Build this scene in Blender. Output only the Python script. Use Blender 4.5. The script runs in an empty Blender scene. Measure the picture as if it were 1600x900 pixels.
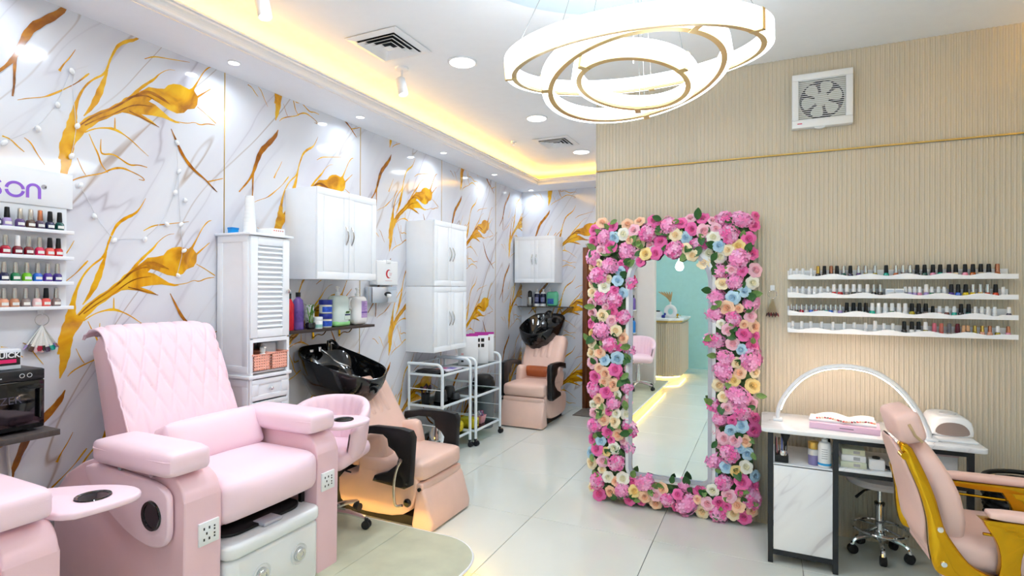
import bpy, bmesh, math, random
from mathutils import Vector, Matrix
S = bpy.context.scene
COL = S.collection
random.seed(7)
R = math.radians
# ---------------------------------------------------------------- camera
cam_d = bpy.data.cameras.new('camera'); cam = bpy.data.objects.new('camera', cam_d); COL.objects.link(cam)
cam_d.sensor_width = 36.0; cam_d.lens = 847.657 / 1600 * 36.0; cam_d.clip_start = 0.05; cam_d.clip_end = 100
yaw, pitch, roll = R(25.0121), R(0.15578), R(0.24398)
fw = Vector((-math.sin(yaw) * math.cos(pitch), math.cos(yaw) * math.cos(pitch), math.sin(pitch)))
r0 = Vector((math.cos(yaw), math.sin(yaw), 0)); u0 = r0.cross(fw)
rt = r0 * math.cos(roll) + u0 * math.sin(roll); up = -r0 * math.sin(roll) + u0 * math.cos(roll)
cam.matrix_world = Matrix(((rt.x, up.x, -fw.x, 0), (rt.y, up.y, -fw.y, 0), (rt.z, up.z, -fw.z, 1.517), (0, 0, 0, 1)))
S.camera = cam
# ---------------------------------------------------------------- world, exposure
wd = bpy.data.worlds.new('daylight'); S.world = wd; wd.use_nodes = True
bg = wd.node_tree.nodes['Background']; bg.inputs[0].default_value = (0.80, 0.90, 1.0, 1); bg.inputs[1].default_value = 2.5
S.view_settings.view_transform = 'Standard'; S.view_settings.look = 'None'
S.view_settings.gamma = 1; S.view_settings.use_curve_mapping = False
S.view_settings.exposure = 0.53
S.cycles.use_denoising = True; S.cycles.use_light_tree = False
S.cycles.use_adaptive_sampling = True; S.cycles.adaptive_threshold = 0.05; S.cycles.adaptive_min_samples = 12
S.cycles.max_bounces = 7; S.cycles.diffuse_bounces = 4; S.cycles.glossy_bounces = 4; S.cycles.transmission_bounces = 6; S.cycles.transparent_max_bounces = 8
S.cycles.caustics_reflective = False; S.cycles.caustics_refractive = False
S.cycles.sample_clamp_indirect = 6
RING_E = 4.5      # chandelier acrylic
DOWN_W = 6.5     # large downlights
SOFF_W = 1.1      # small soffit downlights
COVE_E = 29.0     # warm cove strips

# ---------------------------------------------------------------- helpers
def lin(c):
    c = c / 255.0
    return c / 12.92 if c <= 0.04045 else ((c + 0.055) / 1.055) ** 2.4
MATS = {}
def mat(name, rgb, rough=0.5, metal=0.0, var=0.04, scale=12.0, bump=0.0, bscale=200.0, coat=0.0, spec=0.5,
        trans=0.0, emit=None, estr=0.0, sheen=0.0, alpha=1.0, ior=1.45, stretch=None):
    if name in MATS: return MATS[name]
    m = bpy.data.materials.new(name); m.use_nodes = True; nt = m.node_tree
    p = nt.nodes['Principled BSDF']; L = nt.links
    base = tuple(lin(c) for c in rgb) + (1,)
    tc = nt.nodes.new('ShaderNodeTexCoord')
    src = tc.outputs['Object']
    if stretch:
        mp = nt.nodes.new('ShaderNodeMapping'); mp.inputs['Scale'].default_value = stretch
        L.new(src, mp.inputs[0]); src = mp.outputs[0]
    if var > 0:
        n = nt.nodes.new('ShaderNodeTexNoise'); n.inputs['Scale'].default_value = scale; n.inputs['Detail'].default_value = 3
        L.new(src, n.inputs['Vector'])
        cr = nt.nodes.new('ShaderNodeValToRGB')
        cr.color_ramp.elements[0].position = 0.3; cr.color_ramp.elements[1].position = 0.7
        cr.color_ramp.elements[0].color = tuple(max(0, b * (1 - var * 1.5)) for b in base[:3]) + (1,)
        cr.color_ramp.elements[1].color = tuple(min(1, b * (1 + var)) for b in base[:3]) + (1,)
        L.new(n.outputs['Fac'], cr.inputs[0]); L.new(cr.outputs[0], p.inputs['Base Color'])
    else:
        p.inputs['Base Color'].default_value = base
    if bump > 0:
        n2 = nt.nodes.new('ShaderNodeTexNoise'); n2.inputs['Scale'].default_value = bscale; n2.inputs['Detail'].default_value = 2
        L.new(src, n2.inputs['Vector'])
        b = nt.nodes.new('ShaderNodeBump'); b.inputs['Strength'].default_value = bump; b.inputs['Distance'].default_value = 0.002
        L.new(n2.outputs['Fac'], b.inputs['Height']); L.new(b.outputs[0], p.inputs['Normal'])
    p.inputs['Roughness'].default_value = rough; p.inputs['Metallic'].default_value = metal
    p.inputs['Specular IOR Level'].default_value = spec; p.inputs['Coat Weight'].default_value = coat
    p.inputs['Coat Roughness'].default_value = 0.08
    p.inputs['Transmission Weight'].default_value = trans; p.inputs['IOR'].default_value = ior
    p.inputs['Sheen Weight'].default_value = sheen; p.inputs['Alpha'].default_value = alpha
    if emit:
        p.inputs['Emission Color'].default_value = tuple(lin(c) for c in emit) + (1,); p.inputs['Emission Strength'].default_value = estr
    MATS[name] = m
    return m

class B:
    """collects shapes (world metres) into one bmesh"""
    def __init__(s): s.bm = bmesh.new()
    def _merge(s, t, mi=0, mx=None):
        if mx is not None: bmesh.ops.transform(t, matrix=mx, verts=t.verts)
        if mi:
            for f in t.faces: f.material_index = mi
        me = bpy.data.meshes.new('t'); t.to_mesh(me); t.free()
        n0 = len(s.bm.faces)
        s.bm.from_mesh(me); bpy.data.meshes.remove(me)
        return s
    def box(s, x0, x1, y0, y1, z0, z1, bev=0.0, seg=2, mi=0, mx=None):
        t = bmesh.new(); bmesh.ops.create_cube(t, size=1)
        for v in t.verts: v.co = Vector(((x0 + x1) / 2 + v.co.x * (x1 - x0), (y0 + y1) / 2 + v.co.y * (y1 - y0), (z0 + z1) / 2 + v.co.z * (z1 - z0)))
        if bev: bmesh.ops.bevel(t, geom=list(t.edges), offset=bev, segments=seg, affect='EDGES', profile=0.5)
        return s._merge(t, mi, mx)
    def cushion(s, c, size, r=0.03, puff=(0, 0, 0.1), cuts=9, mi=0, mx=None):
        t = bmesh.new(); bmesh.ops.create_cube(t, size=2)
        bmesh.ops.subdivide_edges(t, edges=list(t.edges), cuts=cuts, use_grid_fill=True)
        h = Vector(size) / 2
        for v in t.verts:
            p = Vector((v.co.x * h.x, v.co.y * h.y, v.co.z * h.z))
            inn = Vector([max(-(h[i] - r), min(h[i] - r, p[i])) for i in range(3)])
            d = p - inn
            if d.length > 1e-9: p = inn + d.normalized() * r
            u = [p[i] / h[i] for i in range(3)]
            q = [p[0] + math.copysign(1, u[0]) * abs(u[0]) * puff[0] * h.x * max(0, 1 - u[1] ** 2) * max(0, 1 - u[2] ** 2),
                 p[1] + u[1] * puff[1] * h.y * max(0, 1 - u[0] ** 2) * max(0, 1 - u[2] ** 2),
                 p[2] + u[2] * puff[2] * h.z * max(0, 1 - u[0] ** 2) * max(0, 1 - u[1] ** 2)]
            v.co = Vector(q)
        m = Matrix.Translation(Vector(c)) @ (mx if mx is not None else Matrix())
        return s._merge(t, mi, m)
    def cyl(s, c, r, h, axis='z', seg=24, r2=None, mi=0, bev=0.0, mx=None):
        t = bmesh.new(); bmesh.ops.create_cone(t, cap_ends=True, segments=seg, radius1=r, radius2=r if r2 is None else r2, depth=h)
        if bev:
            bmesh.ops.bevel(t, geom=[e for e in t.edges if any(len(f.verts) > 4 for f in e.link_faces)], offset=bev, segments=2, affect='EDGES', profile=0.5)
        m = Matrix.Translation(Vector(c))
        if axis == 'x': m = m @ Matrix.Rotation(R(90), 4, 'Y')
        if axis == 'y': m = m @ Matrix.Rotation(R(90), 4, 'X')
        if mx is not None: m = m @ mx
        return s._merge(t, mi, m)
    def lathe(s, prof, c=(0, 0, 0), seg=24, mi=0, mx=None, caps=True):
        t = bmesh.new(); rings = []
        for r, z in prof:
            if r < 1e-6: rings.append([t.verts.new((0, 0, z))])
            else: rings.append([t.verts.new((r * math.cos(2 * math.pi * k / seg), r * math.sin(2 * math.pi * k / seg), z)) for k in range(seg)])
        for a, b in zip(rings, rings[1:]):
            for k in range(seg):
                k2 = (k + 1) % seg
                if len(a) == 1 and len(b) == 1: continue
                if len(a) == 1: t.faces.new((a[0], b[k2], b[k]))
                elif len(b) == 1: t.faces.new((a[k], a[k2], b[0]))
                else: t.faces.new((a[k], a[k2], b[k2], b[k]))
        if caps:
            if len(rings[0]) > 1: t.faces.new(rings[0][::-1])
            if len(rings[-1]) > 1: t.faces.new(rings[-1])
        m = Matrix.Translation(Vector(c))
        if mx is not None: m = m @ mx
        return s._merge(t, mi, m)
    def tube(s, pts, r, seg=8, closed=False, mi=0, flat=None, mx=None):
        t = bmesh.new(); P = [Vector(p) for p in pts]; n = len(P)
        rr = list(r) if isinstance(r, (list, tuple)) else [r] * n
        if len(rr) != n:
            m_ = len(rr) - 1
            rr = [rr[min(int(i / (n - 1) * m_), m_ - 1)] * (1 - (i / (n - 1) * m_ - min(int(i / (n - 1) * m_), m_ - 1))) + rr[min(int(i / (n - 1) * m_), m_ - 1) + 1] * (i / (n - 1) * m_ - min(int(i / (n - 1) * m_), m_ - 1)) for i in range(n)] if m_ > 0 else [rr[0]] * n
        rings = []; prev = None
        for i in range(n):
            if closed: d = P[(i + 1) % n] - P[i - 1]
            else: d = P[min(i + 1, n - 1)] - P[max(i - 1, 0)]
            d.normalize()
            if prev is None:
                a = Vector((0, 0, 1)) if abs(d.z) < 0.9 else Vector((1, 0, 0))
                nrm = d.cross(a).normalized()
            else:
                nrm = (prev - d * prev.dot(d)).normalized()
            prev = nrm; bn = d.cross(nrm)
            fx, fy = flat if flat else (1, 1)
            rings.append([t.verts.new(P[i] + (nrm * math.cos(2 * math.pi * k / seg) * fx + bn * math.sin(2 * math.pi * k / seg) * fy) * rr[i]) for k in range(seg)])
        rng = range(n if closed else n - 1)
        for i in rng:
            a, b = rings[i], rings[(i + 1) % n]
            for k in range(seg): t.faces.new((a[k], a[(k + 1) % seg], b[(k + 1) % seg], b[k]))
        if not closed: t.faces.new(rings[0][::-1]); t.faces.new(rings[-1])
        bmesh.ops.recalc_face_normals(t, faces=t.faces)
        return s._merge(t, mi, mx)
    def prism(s, poly, axis, a0, a1, bev=0.0, seg=2, mi=0, mx=None):
        t = bmesh.new()
        def pt(p, a):
            return {'y': (p[0], a, p[1]), 'x': (a, p[0], p[1]), 'z': (p[0], p[1], a)}[axis]
        f = t.faces.new([t.verts.new(pt(p, a0)) for p in poly])
        e = bmesh.ops.extrude_face_region(t, geom=[f])
        d = Vector(pt((0, 0), a1)) - Vector(pt((0, 0), a0))
        nv = [v for v in e['geom'] if isinstance(v, bmesh.types.BMVert)]
        bmesh.ops.translate(t, verts=nv, vec=d)
        bmesh.ops.recalc_face_normals(t, faces=t.faces)
        if bev:
            caps = [fc for fc in t.faces if len(fc.verts) == len(poly) and (len(poly) != 4 or abs(fc.normal.dot(d.normalized())) > 0.9)]
            es = set()
            for fc in caps: es.update(fc.edges)
            bmesh.ops.bevel(t, geom=list(es), offset=bev, segments=seg, affect='EDGES', profile=0.5, clamp_overlap=True)
        return s._merge(t, mi, mx)
    def grid(s, fn, nu, nv, mi=0, closed_u=False):
        t = bmesh.new(); g = [[t.verts.new(fn(i / nu, j / nv)) for j in range(nv + 1)] for i in range(nu + (0 if closed_u else 1))]
        for i in range(nu):
            for j in range(nv):
                i2 = (i + 1) % len(g)
                t.faces.new((g[i][j], g[i2][j], g[i2][j + 1], g[i][j + 1]))
        return s._merge(t, mi)
    def face(s, pts, mi=0):
        f = s.bm.faces.new([s.bm.verts.new(p) for p in pts]); f.material_index = mi
        return s
    def obj(s, name, m, parent=None, smooth=True, angle=38, org=None, kind=None):
        me = bpy.data.meshes.new(name)
        if org is None: org = ORG.get(parent.name, Vector((0, 0, 0))) if parent else Vector((0, 0, 0))
        if org.length > 0: bmesh.ops.translate(s.bm, verts=s.bm.verts, vec=-org)
        s.bm.to_mesh(me); s.bm.free()
        for x in (m if isinstance(m, (list, tuple)) else [m]): me.materials.append(x)
        if smooth and len(me.polygons):
            me.polygons.foreach_set('use_smooth', [True] * len(me.polygons)); me.set_sharp_from_angle(angle=R(angle))
        o = bpy.data.objects.new(name, me); COL.objects.link(o)
        if parent: o.parent = parent; ORG[o.name] = org
        else: o.location = org; ORG[o.name] = org
        if kind: o['kind'] = kind
        return o
ORG = {}
def tag(o, label, cat, group=None, kind=None):
    o['label'] = label; o['category'] = cat
    if group: o['group'] = group
    if kind: o['kind'] = kind
    return o
def thing(name, label, cat, loc=(0, 0, 0), group=None):
    o = bpy.data.objects.new(name, None); COL.objects.link(o); o.location = loc; o.empty_display_size = 0.05
    ORG[o.name] = Vector(loc)
    return tag(o, label, cat, group)
def dup(root, loc, rotz=None, label=None, swap=None, skip=()):
    def cp(o, par):
        c = o.copy(); COL.objects.link(c); c.parent = par
        for ch in o.children:
            if ch not in skip: cp(ch, c)
        return c
    r = cp(root, None); r.location = loc
    if rotz is not None: r.rotation_euler = (0, 0, rotz)
    if label: r['label'] = label
    return r
def link_part(mesh, name, parent, mx=None):
    o = bpy.data.objects.new(name, mesh); COL.objects.link(o); o.parent = parent
    if mx is not None: o.matrix_local = mx
    return o
def arc(cx, cy, r, a0, a1, n, ry=None):
    ry = r if ry is None else ry
    return [(cx + r * math.cos(R(a0 + (a1 - a0) * k / n)), cy + ry * math.sin(R(a0 + (a1 - a0) * k / n))) for k in range(n + 1)]
def rrect(x0, x1, y0, y1, r, n=5):
    return arc(x1 - r, y1 - r, r, 0, 90, n) + arc(x0 + r, y1 - r, r, 90, 180, n) + arc(x0 + r, y0 + r, r, 180, 270, n) + arc(x1 - r, y0 + r, r, 270, 360, n)
def smooth_poly(P, it=2):
    for _ in range(it):
        Q = []
        for i in range(len(P)):
            a, b = P[i], P[(i + 1) % len(P)]
            Q += [(a[0] * .75 + b[0] * .25, a[1] * .75 + b[1] * .25), (a[0] * .25 + b[0] * .75, a[1] * .25 + b[1] * .75)]
        P = Q
    return P
def smooth_path(P, it=2):
    P = [Vector(p) for p in P]
    for _ in range(it):
        Q = [P[0]]
        for a, b in zip(P, P[1:]): Q += [a * .75 + b * .25, a * .25 + b * .75]
        Q.append(P[-1]); P = Q
    return P
def clip_rect(poly, x0, x1, y0, y1):
    for ax, lim, sg in ((0, x0, 1), (0, x1, -1), (1, y0, 1), (1, y1, -1)):
        out = []
        for i in range(len(poly)):
            a, b = poly[i - 1], poly[i]
            da, db = sg * (a[ax] - lim), sg * (b[ax] - lim)
            if (da >= 0) != (db >= 0):
                k = da / (da - db); out.append((a[0] + (b[0] - a[0]) * k, a[1] + (b[1] - a[1]) * k))
            if db >= 0: out.append(b)
        poly = out
        if len(poly) < 3: return []
    return poly
ORD = ['first', 'second', 'third', 'fourth', 'fifth', 'sixth', 'seventh', 'eighth', 'ninth', 'tenth', 'eleventh', 'twelfth', 'thirteenth', 'fourteenth',
       'fifteenth', 'sixteenth', 'seventeenth', 'eighteenth', 'nineteenth', 'twentieth', 'twenty-first', 'twenty-second', 'twenty-third', 'twenty-fourth',
       'twenty-fifth', 'twenty-sixth', 'twenty-seventh', 'twenty-eighth', 'twenty-ninth', 'thirtieth', 'thirty-first', 'thirty-second', 'thirty-third', 'thirty-fourth', 'thirty-fifth', 'thirty-sixth']

# ---------------------------------------------------------------- shared materials
M_ceil = mat('ceiling_paint', (248, 250, 252), 0.7, var=0.01)
M_white = mat('white_lacquer', (246, 249, 253), 0.32, var=0.012, coat=0.2)
M_whitep = mat('white_plastic', (240, 241, 242), 0.35, var=0.01)
M_chrome = mat('chrome', (225, 226, 228), 0.09, metal=1, var=0.02)
M_steel = mat('brushed_steel', (190, 190, 188), 0.25, metal=1, var=0.05, scale=60)
M_gold = mat('polished_gold', (208, 156, 32), 0.06, metal=1, var=0.06, scale=8)
M_goldtrim = mat('gold_trim', (214, 178, 98), 0.28, metal=1, var=0.05)
M_black = mat('black_gloss', (14, 15, 17), 0.08, var=0.05, coat=0.6)
M_blackm = mat('black_matte', (28, 27, 28), 0.5, var=0.08, bump=0.1)
M_rubber = mat('dark_rubber', (38, 38, 40), 0.6, var=0.05)
M_pink = mat('pink_leather', (250, 219, 230), 0.42, var=0.015, scale=5, bump=0.12, bscale=350)
M_pink_shade = mat('pink_leather_shaded', (244, 205, 213), 0.40, var=0.015, scale=5, bump=0.12, bscale=350)  # same pink leather, with the shade on sides and body put into its colour
M_peach = mat('peach_leather', (233, 196, 181), 0.40, var=0.03, scale=6, bump=0.15, bscale=300)
M_blush = mat('blush_leather', (238, 200, 190), 0.42, var=0.02, scale=6, bump=0.12, bscale=300)

def glass_mat(name, tint=(235, 245, 242), clear=0.9):
    if name in MATS: return MATS[name]
    m = bpy.data.materials.new(name); m.use_nodes = True; nt = m.node_tree
    for n in list(nt.nodes):
        if n.type != 'OUTPUT_MATERIAL': nt.nodes.remove(n)
    out = [n for n in nt.nodes if n.type == 'OUTPUT_MATERIAL'][0]
    tr = nt.nodes.new('ShaderNodeBsdfTransparent'); tr.inputs[0].default_value = tuple(lin(c) for c in tint) + (1,)
    gl = nt.nodes.new('ShaderNodeBsdfGlossy'); gl.inputs['Roughness'].default_value = 0.03
    fr = nt.nodes.new('ShaderNodeFresnel'); fr.inputs[0].default_value = 1.45
    mx = nt.nodes.new('ShaderNodeMixShader')
    nt.links.new(fr.outputs[0], mx.inputs[0]); nt.links.new(tr.outputs[0], mx.inputs[1]); nt.links.new(gl.outputs[0], mx.inputs[2])
    nt.links.new(mx.outputs[0], out.inputs[0]); MATS[name] = m
    return m
M_glass = glass_mat('clear_glass')
M_glassg = glass_mat('greenish_shelf_glass', (205, 225, 215))

def marble_mat(name, base, vein, rough, scale=1.0, amt=0.8, coat=0.3, wash=(214, 212, 222), brown=None, rot=(0, -38, 0)):
    m = bpy.data.materials.new(name); m.use_nodes = True; nt = m.node_tree; L = nt.links; p = nt.nodes['Principled BSDF']
    ge = nt.nodes.new('ShaderNodeNewGeometry')
    mr = nt.nodes.new('ShaderNodeMapping'); mr.inputs['Rotation'].default_value = tuple(R(a) for a in rot)
    mp = nt.nodes.new('ShaderNodeMapping'); mp.inputs['Scale'].default_value = (scale * 2.2, scale * 2.2, scale * 0.38)
    L.new(ge.outputs['Position'], mr.inputs[0]); L.new(mr.outputs[0], mp.inputs[0])
    n1 = nt.nodes.new('ShaderNodeTexNoise'); n1.inputs['Scale'].default_value = 1.6; n1.inputs['Detail'].default_value = 4; n1.inputs['Roughness'].default_value = 0.5
    L.new(mp.outputs[0], n1.inputs['Vector'])
    mixv = nt.nodes.new('ShaderNodeVectorMath'); mixv.operation = 'MULTIPLY_ADD'; mixv.inputs[1].default_value = (0.16, 0.16, 0.16)
    L.new(n1.outputs['Color'], mixv.inputs[0]); L.new(mp.outputs[0], mixv.inputs[2])
    n2 = nt.nodes.new('ShaderNodeTexNoise'); n2.inputs['Scale'].default_value = 1.5; n2.inputs['Detail'].default_value = 2.5
    L.new(mixv.outputs[0], n2.inputs['Vector'])
    sub = nt.nodes.new('ShaderNodeMath'); sub.operation = 'SUBTRACT'; sub.inputs[1].default_value = 0.5; L.new(n2.outputs['Fac'], sub.inputs[0])
    ab = nt.nodes.new('ShaderNodeMath'); ab.operation = 'ABSOLUTE'; L.new(sub.outputs[0], ab.inputs[0])
    cr = nt.nodes.new('ShaderNodeValToRGB'); e = cr.color_ramp.elements
    e[0].position = 0.0; e[0].color = tuple(lin(c) for c in vein) + (1,)
    e[1].position = 0.085; e[1].color = tuple(lin(c) for c in base) + (1,)
    e.new(0.010).color = tuple(lin(c) for c in wash) + (1,)
    L.new(ab.outputs[0], cr.inputs[0])
    n3 = nt.nodes.new('ShaderNodeTexNoise'); n3.inputs['Scale'].default_value = 1.3; n3.inputs['Detail'].default_value = 3; L.new(mp.outputs[0], n3.inputs['Vector'])
    cr2 = nt.nodes.new('ShaderNodeValToRGB'); cr2.color_ramp.elements[0].position = 0.42; cr2.color_ramp.elements[1].position = 0.62
    cr2.color_ramp.elements[0].color = (0, 0, 0, 1); cr2.color_ramp.elements[1].color = (amt, amt, amt, 1)
    L.new(n3.outputs['Fac'], cr2.inputs[0])
    mx = nt.nodes.new('ShaderNodeMix'); mx.data_type = 'RGBA'; mx.inputs['A'].default_value = tuple(lin(c) for c in base) + (1,)
    L.new(cr2.outputs[0], mx.inputs['Factor']); L.new(cr.outputs[0], mx.inputs['B'])
    fin = mx.outputs['Result']
    if brown:
        n4 = nt.nodes.new('ShaderNodeTexNoise'); n4.inputs['Scale'].default_value = 1.15; n4.inputs['Detail'].default_value = 2.5; n4.inputs['Distortion'].default_value = 0.1
        off = nt.nodes.new('ShaderNodeVectorMath'); off.operation = 'ADD'; off.inputs[1].default_value = (7.3, 2.1, 4.4); L.new(mp.outputs[0], off.inputs[0]); L.new(off.outputs[0], n4.inputs['Vector'])
        s4 = nt.nodes.new('ShaderNodeMath'); s4.operation = 'SUBTRACT'; s4.inputs[1].default_value = 0.5; L.new(n4.outputs['Fac'], s4.inputs[0])
        a4 = nt.nodes.new('ShaderNodeMath'); a4.operation = 'ABSOLUTE'; L.new(s4.outputs[0], a4.inputs[0])
        c4 = nt.nodes.new('ShaderNodeValToRGB'); c4.color_ramp.elements[0].position = 0.0; c4.color_ramp.elements[0].color = (.6, .6, .6, 1)
        c4.color_ramp.elements[1].position = 0.008; c4.color_ramp.elements[1].color = (0, 0, 0, 1); L.new(a4.outputs[0], c4.inputs[0])
        gate = nt.nodes.new('ShaderNodeMath'); gate.operation = 'MULTIPLY'; L.new(c4.outputs[0], gate.inputs[0])
        g2 = nt.nodes.new('ShaderNodeValToRGB'); g2.color_ramp.elements[0].position = 0.44; g2.color_ramp.elements[1].position = 0.56; L.new(n3.outputs['Fac'], g2.inputs[0]); L.new(g2.outputs[0], gate.inputs[1])
        m2 = nt.nodes.new('ShaderNodeMix'); m2.data_type = 'RGBA'; m2.inputs['B'].default_value = tuple(lin(c) for c in brown) + (1,)
        L.new(gate.outputs[0], m2.inputs['Factor']); L.new(fin, m2.inputs['A']); fin = m2.outputs['Result']
    L.new(fin, p.inputs['Base Color'])
    p.inputs['Roughness'].default_value = rough; p.inputs['Coat Weight'].default_value = coat; p.inputs['Coat Roughness'].default_value = 0.03
    MATS[name] = m
    return m
M_marble = marble_mat('white_veined_marble', (226, 227, 233), (176, 170, 182), 0.09, 1.0, 0.8, brown=(150, 112, 66), rot=(34, 0, 0))
M_marbleb = marble_mat('white_veined_marble_end', (226, 227, 233), (176, 170, 182), 0.09, 1.0, 0.8, brown=(150, 112, 66), rot=(0, -34, 0))
M_tmarble = marble_mat('table_marble_laminate', (240, 242, 244), (178, 174, 180), 0.25, 1.7, 0.8, 0.1, (222, 222, 226))
def print_mat(name, c0, c1, c2, scale=5):
    m = mat(name, c1, 0.12, var=0.01, coat=0.3); nt = m.node_tree
    cr = [n for n in nt.nodes if n.type == 'VALTORGB'][0]; n = [n for n in nt.nodes if n.type == 'TEX_NOISE'][0]
    n.inputs['Scale'].default_value = scale; n.inputs['Detail'].default_value = 5; n.inputs['Distortion'].default_value = 1.2
    e = cr.color_ramp.elements
    e[0].position = 0.32; e[0].color = tuple(lin(c) for c in c0) + (1,); e[1].position = 0.66; e[1].color = tuple(lin(c) for c in c2) + (1,)
    e.new(0.48).color = tuple(lin(c) for c in c1) + (1,)
    return m
M_vgold = print_mat('gold_vein_print', (178, 112, 14), (226, 160, 16), (242, 192, 40), 6)
M_vbrown = print_mat('brown_vein_print', (112, 62, 10), (158, 92, 14), (200, 130, 20), 8)
VEIN_GOLD=[[(.39,-.473,.0383),(.404,-.39,.0603),(.422,-.324,.0517),(.427,-.273,.0396),(.432,-.231,.0224),(.447,-.163,.0121),(.476,-.094,.0086),(.514,-.045,.0077),(.561,-.007,.0107),(.577,.034,.0098),(.585,.07,.0089),(.606,.126,.0107),(.626,.169,.0147),(.668,.206,.0165),(.699,.223,.0147),(.73,.251,.0076),(.766,.322,.0019)],
[(.473,-.24,.0044),(.504,-.193,.0178),(.53,-.136,.0302),(.55,-.074,.0267),(.566,-.02,.0142),(.577,.025,.0071)],
[(.404,-.399,.05),(.455,-.309,.0433),(.515,-.241,.0427),(.587,-.189,.0385),(.653,-.135,.0458),(.696,-.097,.0604),(.75,-.054,.0567),(.795,-.028,.0472)],
[(.679,-.098,.0183),(.722,-.031,.0151),(.767,.018,.0132),(.809,.059,.0113),(.832,.095,.0039),(.881,.138,.0029),(.92,.147,.002)],
[(1.019,.064,.0185),(1.051,.123,.0062),(1.089,.199,.0051),(1.123,.24,.0074),(1.146,.248,.0033)],
[(1.041,.029,.0144),(1.090,.074,.0063),(1.135,.114,.0042)],
[(1.052,-.017,.0041),(1.102,-.041,.0051),(1.171,-.081,.0063)],
[(.922,-.139,.005),(.994,-.131,.0041),(1.037,-.11,.0031),(1.069,-.12,.0062),(1.114,-.098,.0063),(1.165,-.092,.0042)],
[(.477,-.318,.0069),(.523,-.286,.0052),(.571,-.27,.0071),(.612,-.266,.0165),(.654,-.281,.0055),(.697,-.306,.0057),(.742,-.341,.0038),(.779,-.367,.0019)],
[(.612,-.266,.0092),(.612,-.208,.0036)],
[(.381,-.584,.0048),(.394,-.526,.032),(.404,-.459,.044),(.41,-.376,.0496)],
[(.496,-.321,.0034),(.515,-.367,.005),(.538,-.412,.0085),(.55,-.461,.0066),(.581,-.493,.0034)],
[(.549,-.333,.0026),(.546,-.393,.0068),(.557,-.408,.0085),(.604,-.393,.0068),(.644,-.414,.007),(.686,-.436,.0091),(.728,-.423,.0054),(.772,-.428,.0045)],
[(.412,-.579,.0024),(.433,-.555,.0064),(.483,-.529,.0066),(.558,-.502,.005),(.596,-.472,.0088),(.645,-.454,.0106),(.694,-.466,.0053),(.746,-.483,.0045),(.763,-.502,.0054),(.729,-.5,.0026)],
[(.446,-.449,.0025),(.468,-.503,.0041),(.483,-.525,.0033)],
[(.215,-.244,.0022),(.252,-.224,.0039),(.309,-.202,.0032),(.348,-.174,.0108),(.395,-.134,.004),(.444,-.089,.0032),(.48,-.043,.0099),(.495,-.025,.005)],
[(.371,-.058,.0112),(.388,-.02,.0048),(.415,.023,.0048),(.436,.068,.0024)],
[(.163,-.416,.006),(.192,-.423,.0045),(.216,-.448,.006),(.241,-.468,.0031)],
[(.24,-.404,.0022),(.265,-.42,.0062),(.285,-.462,.0046),(.317,-.51,.0023)],
[(.755,.147,.0036),(.804,.18,.0075),(.859,.192,.0047),(.945,.211,.0038),(1.005,.224,.002)],
[(1.115,-.443,.0081),(1.170,-.423,.0061),(1.220,-.403,.0042)]]
VEIN_BROWN=[[(.899,-.187,.0038),(.929,-.247,.0115),(.968,-.324,.0192),(1.030,-.389,.0178),(1.104,-.43,.0081),(1.148,-.468,.0101),(1.181,-.493,.0041)],
[(.402,.275,.0045),(.38,.224,.0279),(.315,.153,.0327),(.262,.096,.0337),(.231,.018,.026),(.206,-.057,.019),(.171,-.116,.0121),(.102,-.196,.0069)],
[(.206,-.057,.0138),(.203,-.119,.0104),(.203,-.18,.0087),(.197,-.233,.0069)],
[(.455,-.291,.0052),(.515,-.228,.0071),(.587,-.176,.0071),(.653,-.117,.0092),(.696,-.07,.011),(.759,-.044,.0094),(.805,-.052,.0028)],
[(.477,-.284,.0043),(.539,-.233,.0053),(.603,-.194,.0055),(.67,-.135,.0055),(.723,-.106,.0057),(.796,-.095,.0029)],
[(.714,-.06,.0092),(.768,-.02,.0151),(.824,-.027,.0194),(.872,-.044,.01),(.892,-.053,.003)],
[(.679,-.153,.0046),(.732,-.167,.0076),(.787,-.181,.0078),(.834,-.196,.0029)]]
VEIN_FILL=[[(.723,-.059),(.74,-.03),(.777,.005),(.823,.012),(.862,.024),(.881,.05),(.911,.068),(.951,.077),(1.003,.068),(1.025,.085),(1.036,.065),(1.057,.041),(1.052,-.006),(1.036,-.033),(.994,-.05),(.973,-.076),(.932,-.092),(.882,-.085),(.833,-.065),(.786,-.052),(.75,-.058)],
[(.636,-.172),(.653,-.135),(.705,-.092),(.759,-.067),(.814,-.08),(.853,-.103),(.892,-.127),(.953,-.142),(.922,-.147),(.853,-.138),(.796,-.143),(.741,-.153),(.796,-.172),(.834,-.196),(.778,-.186),(.732,-.172),(.679,-.167)]]
# ================================================================ the room
XW, YB, XR, YF, ZC, ZS = -3.0, 6.75, 2.0, -3.4, 3.005, 2.835
YA, XA = 3.905, -1.135
def struct(o, label, cat='structure'): return tag(o, label, cat, kind='structure')
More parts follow.
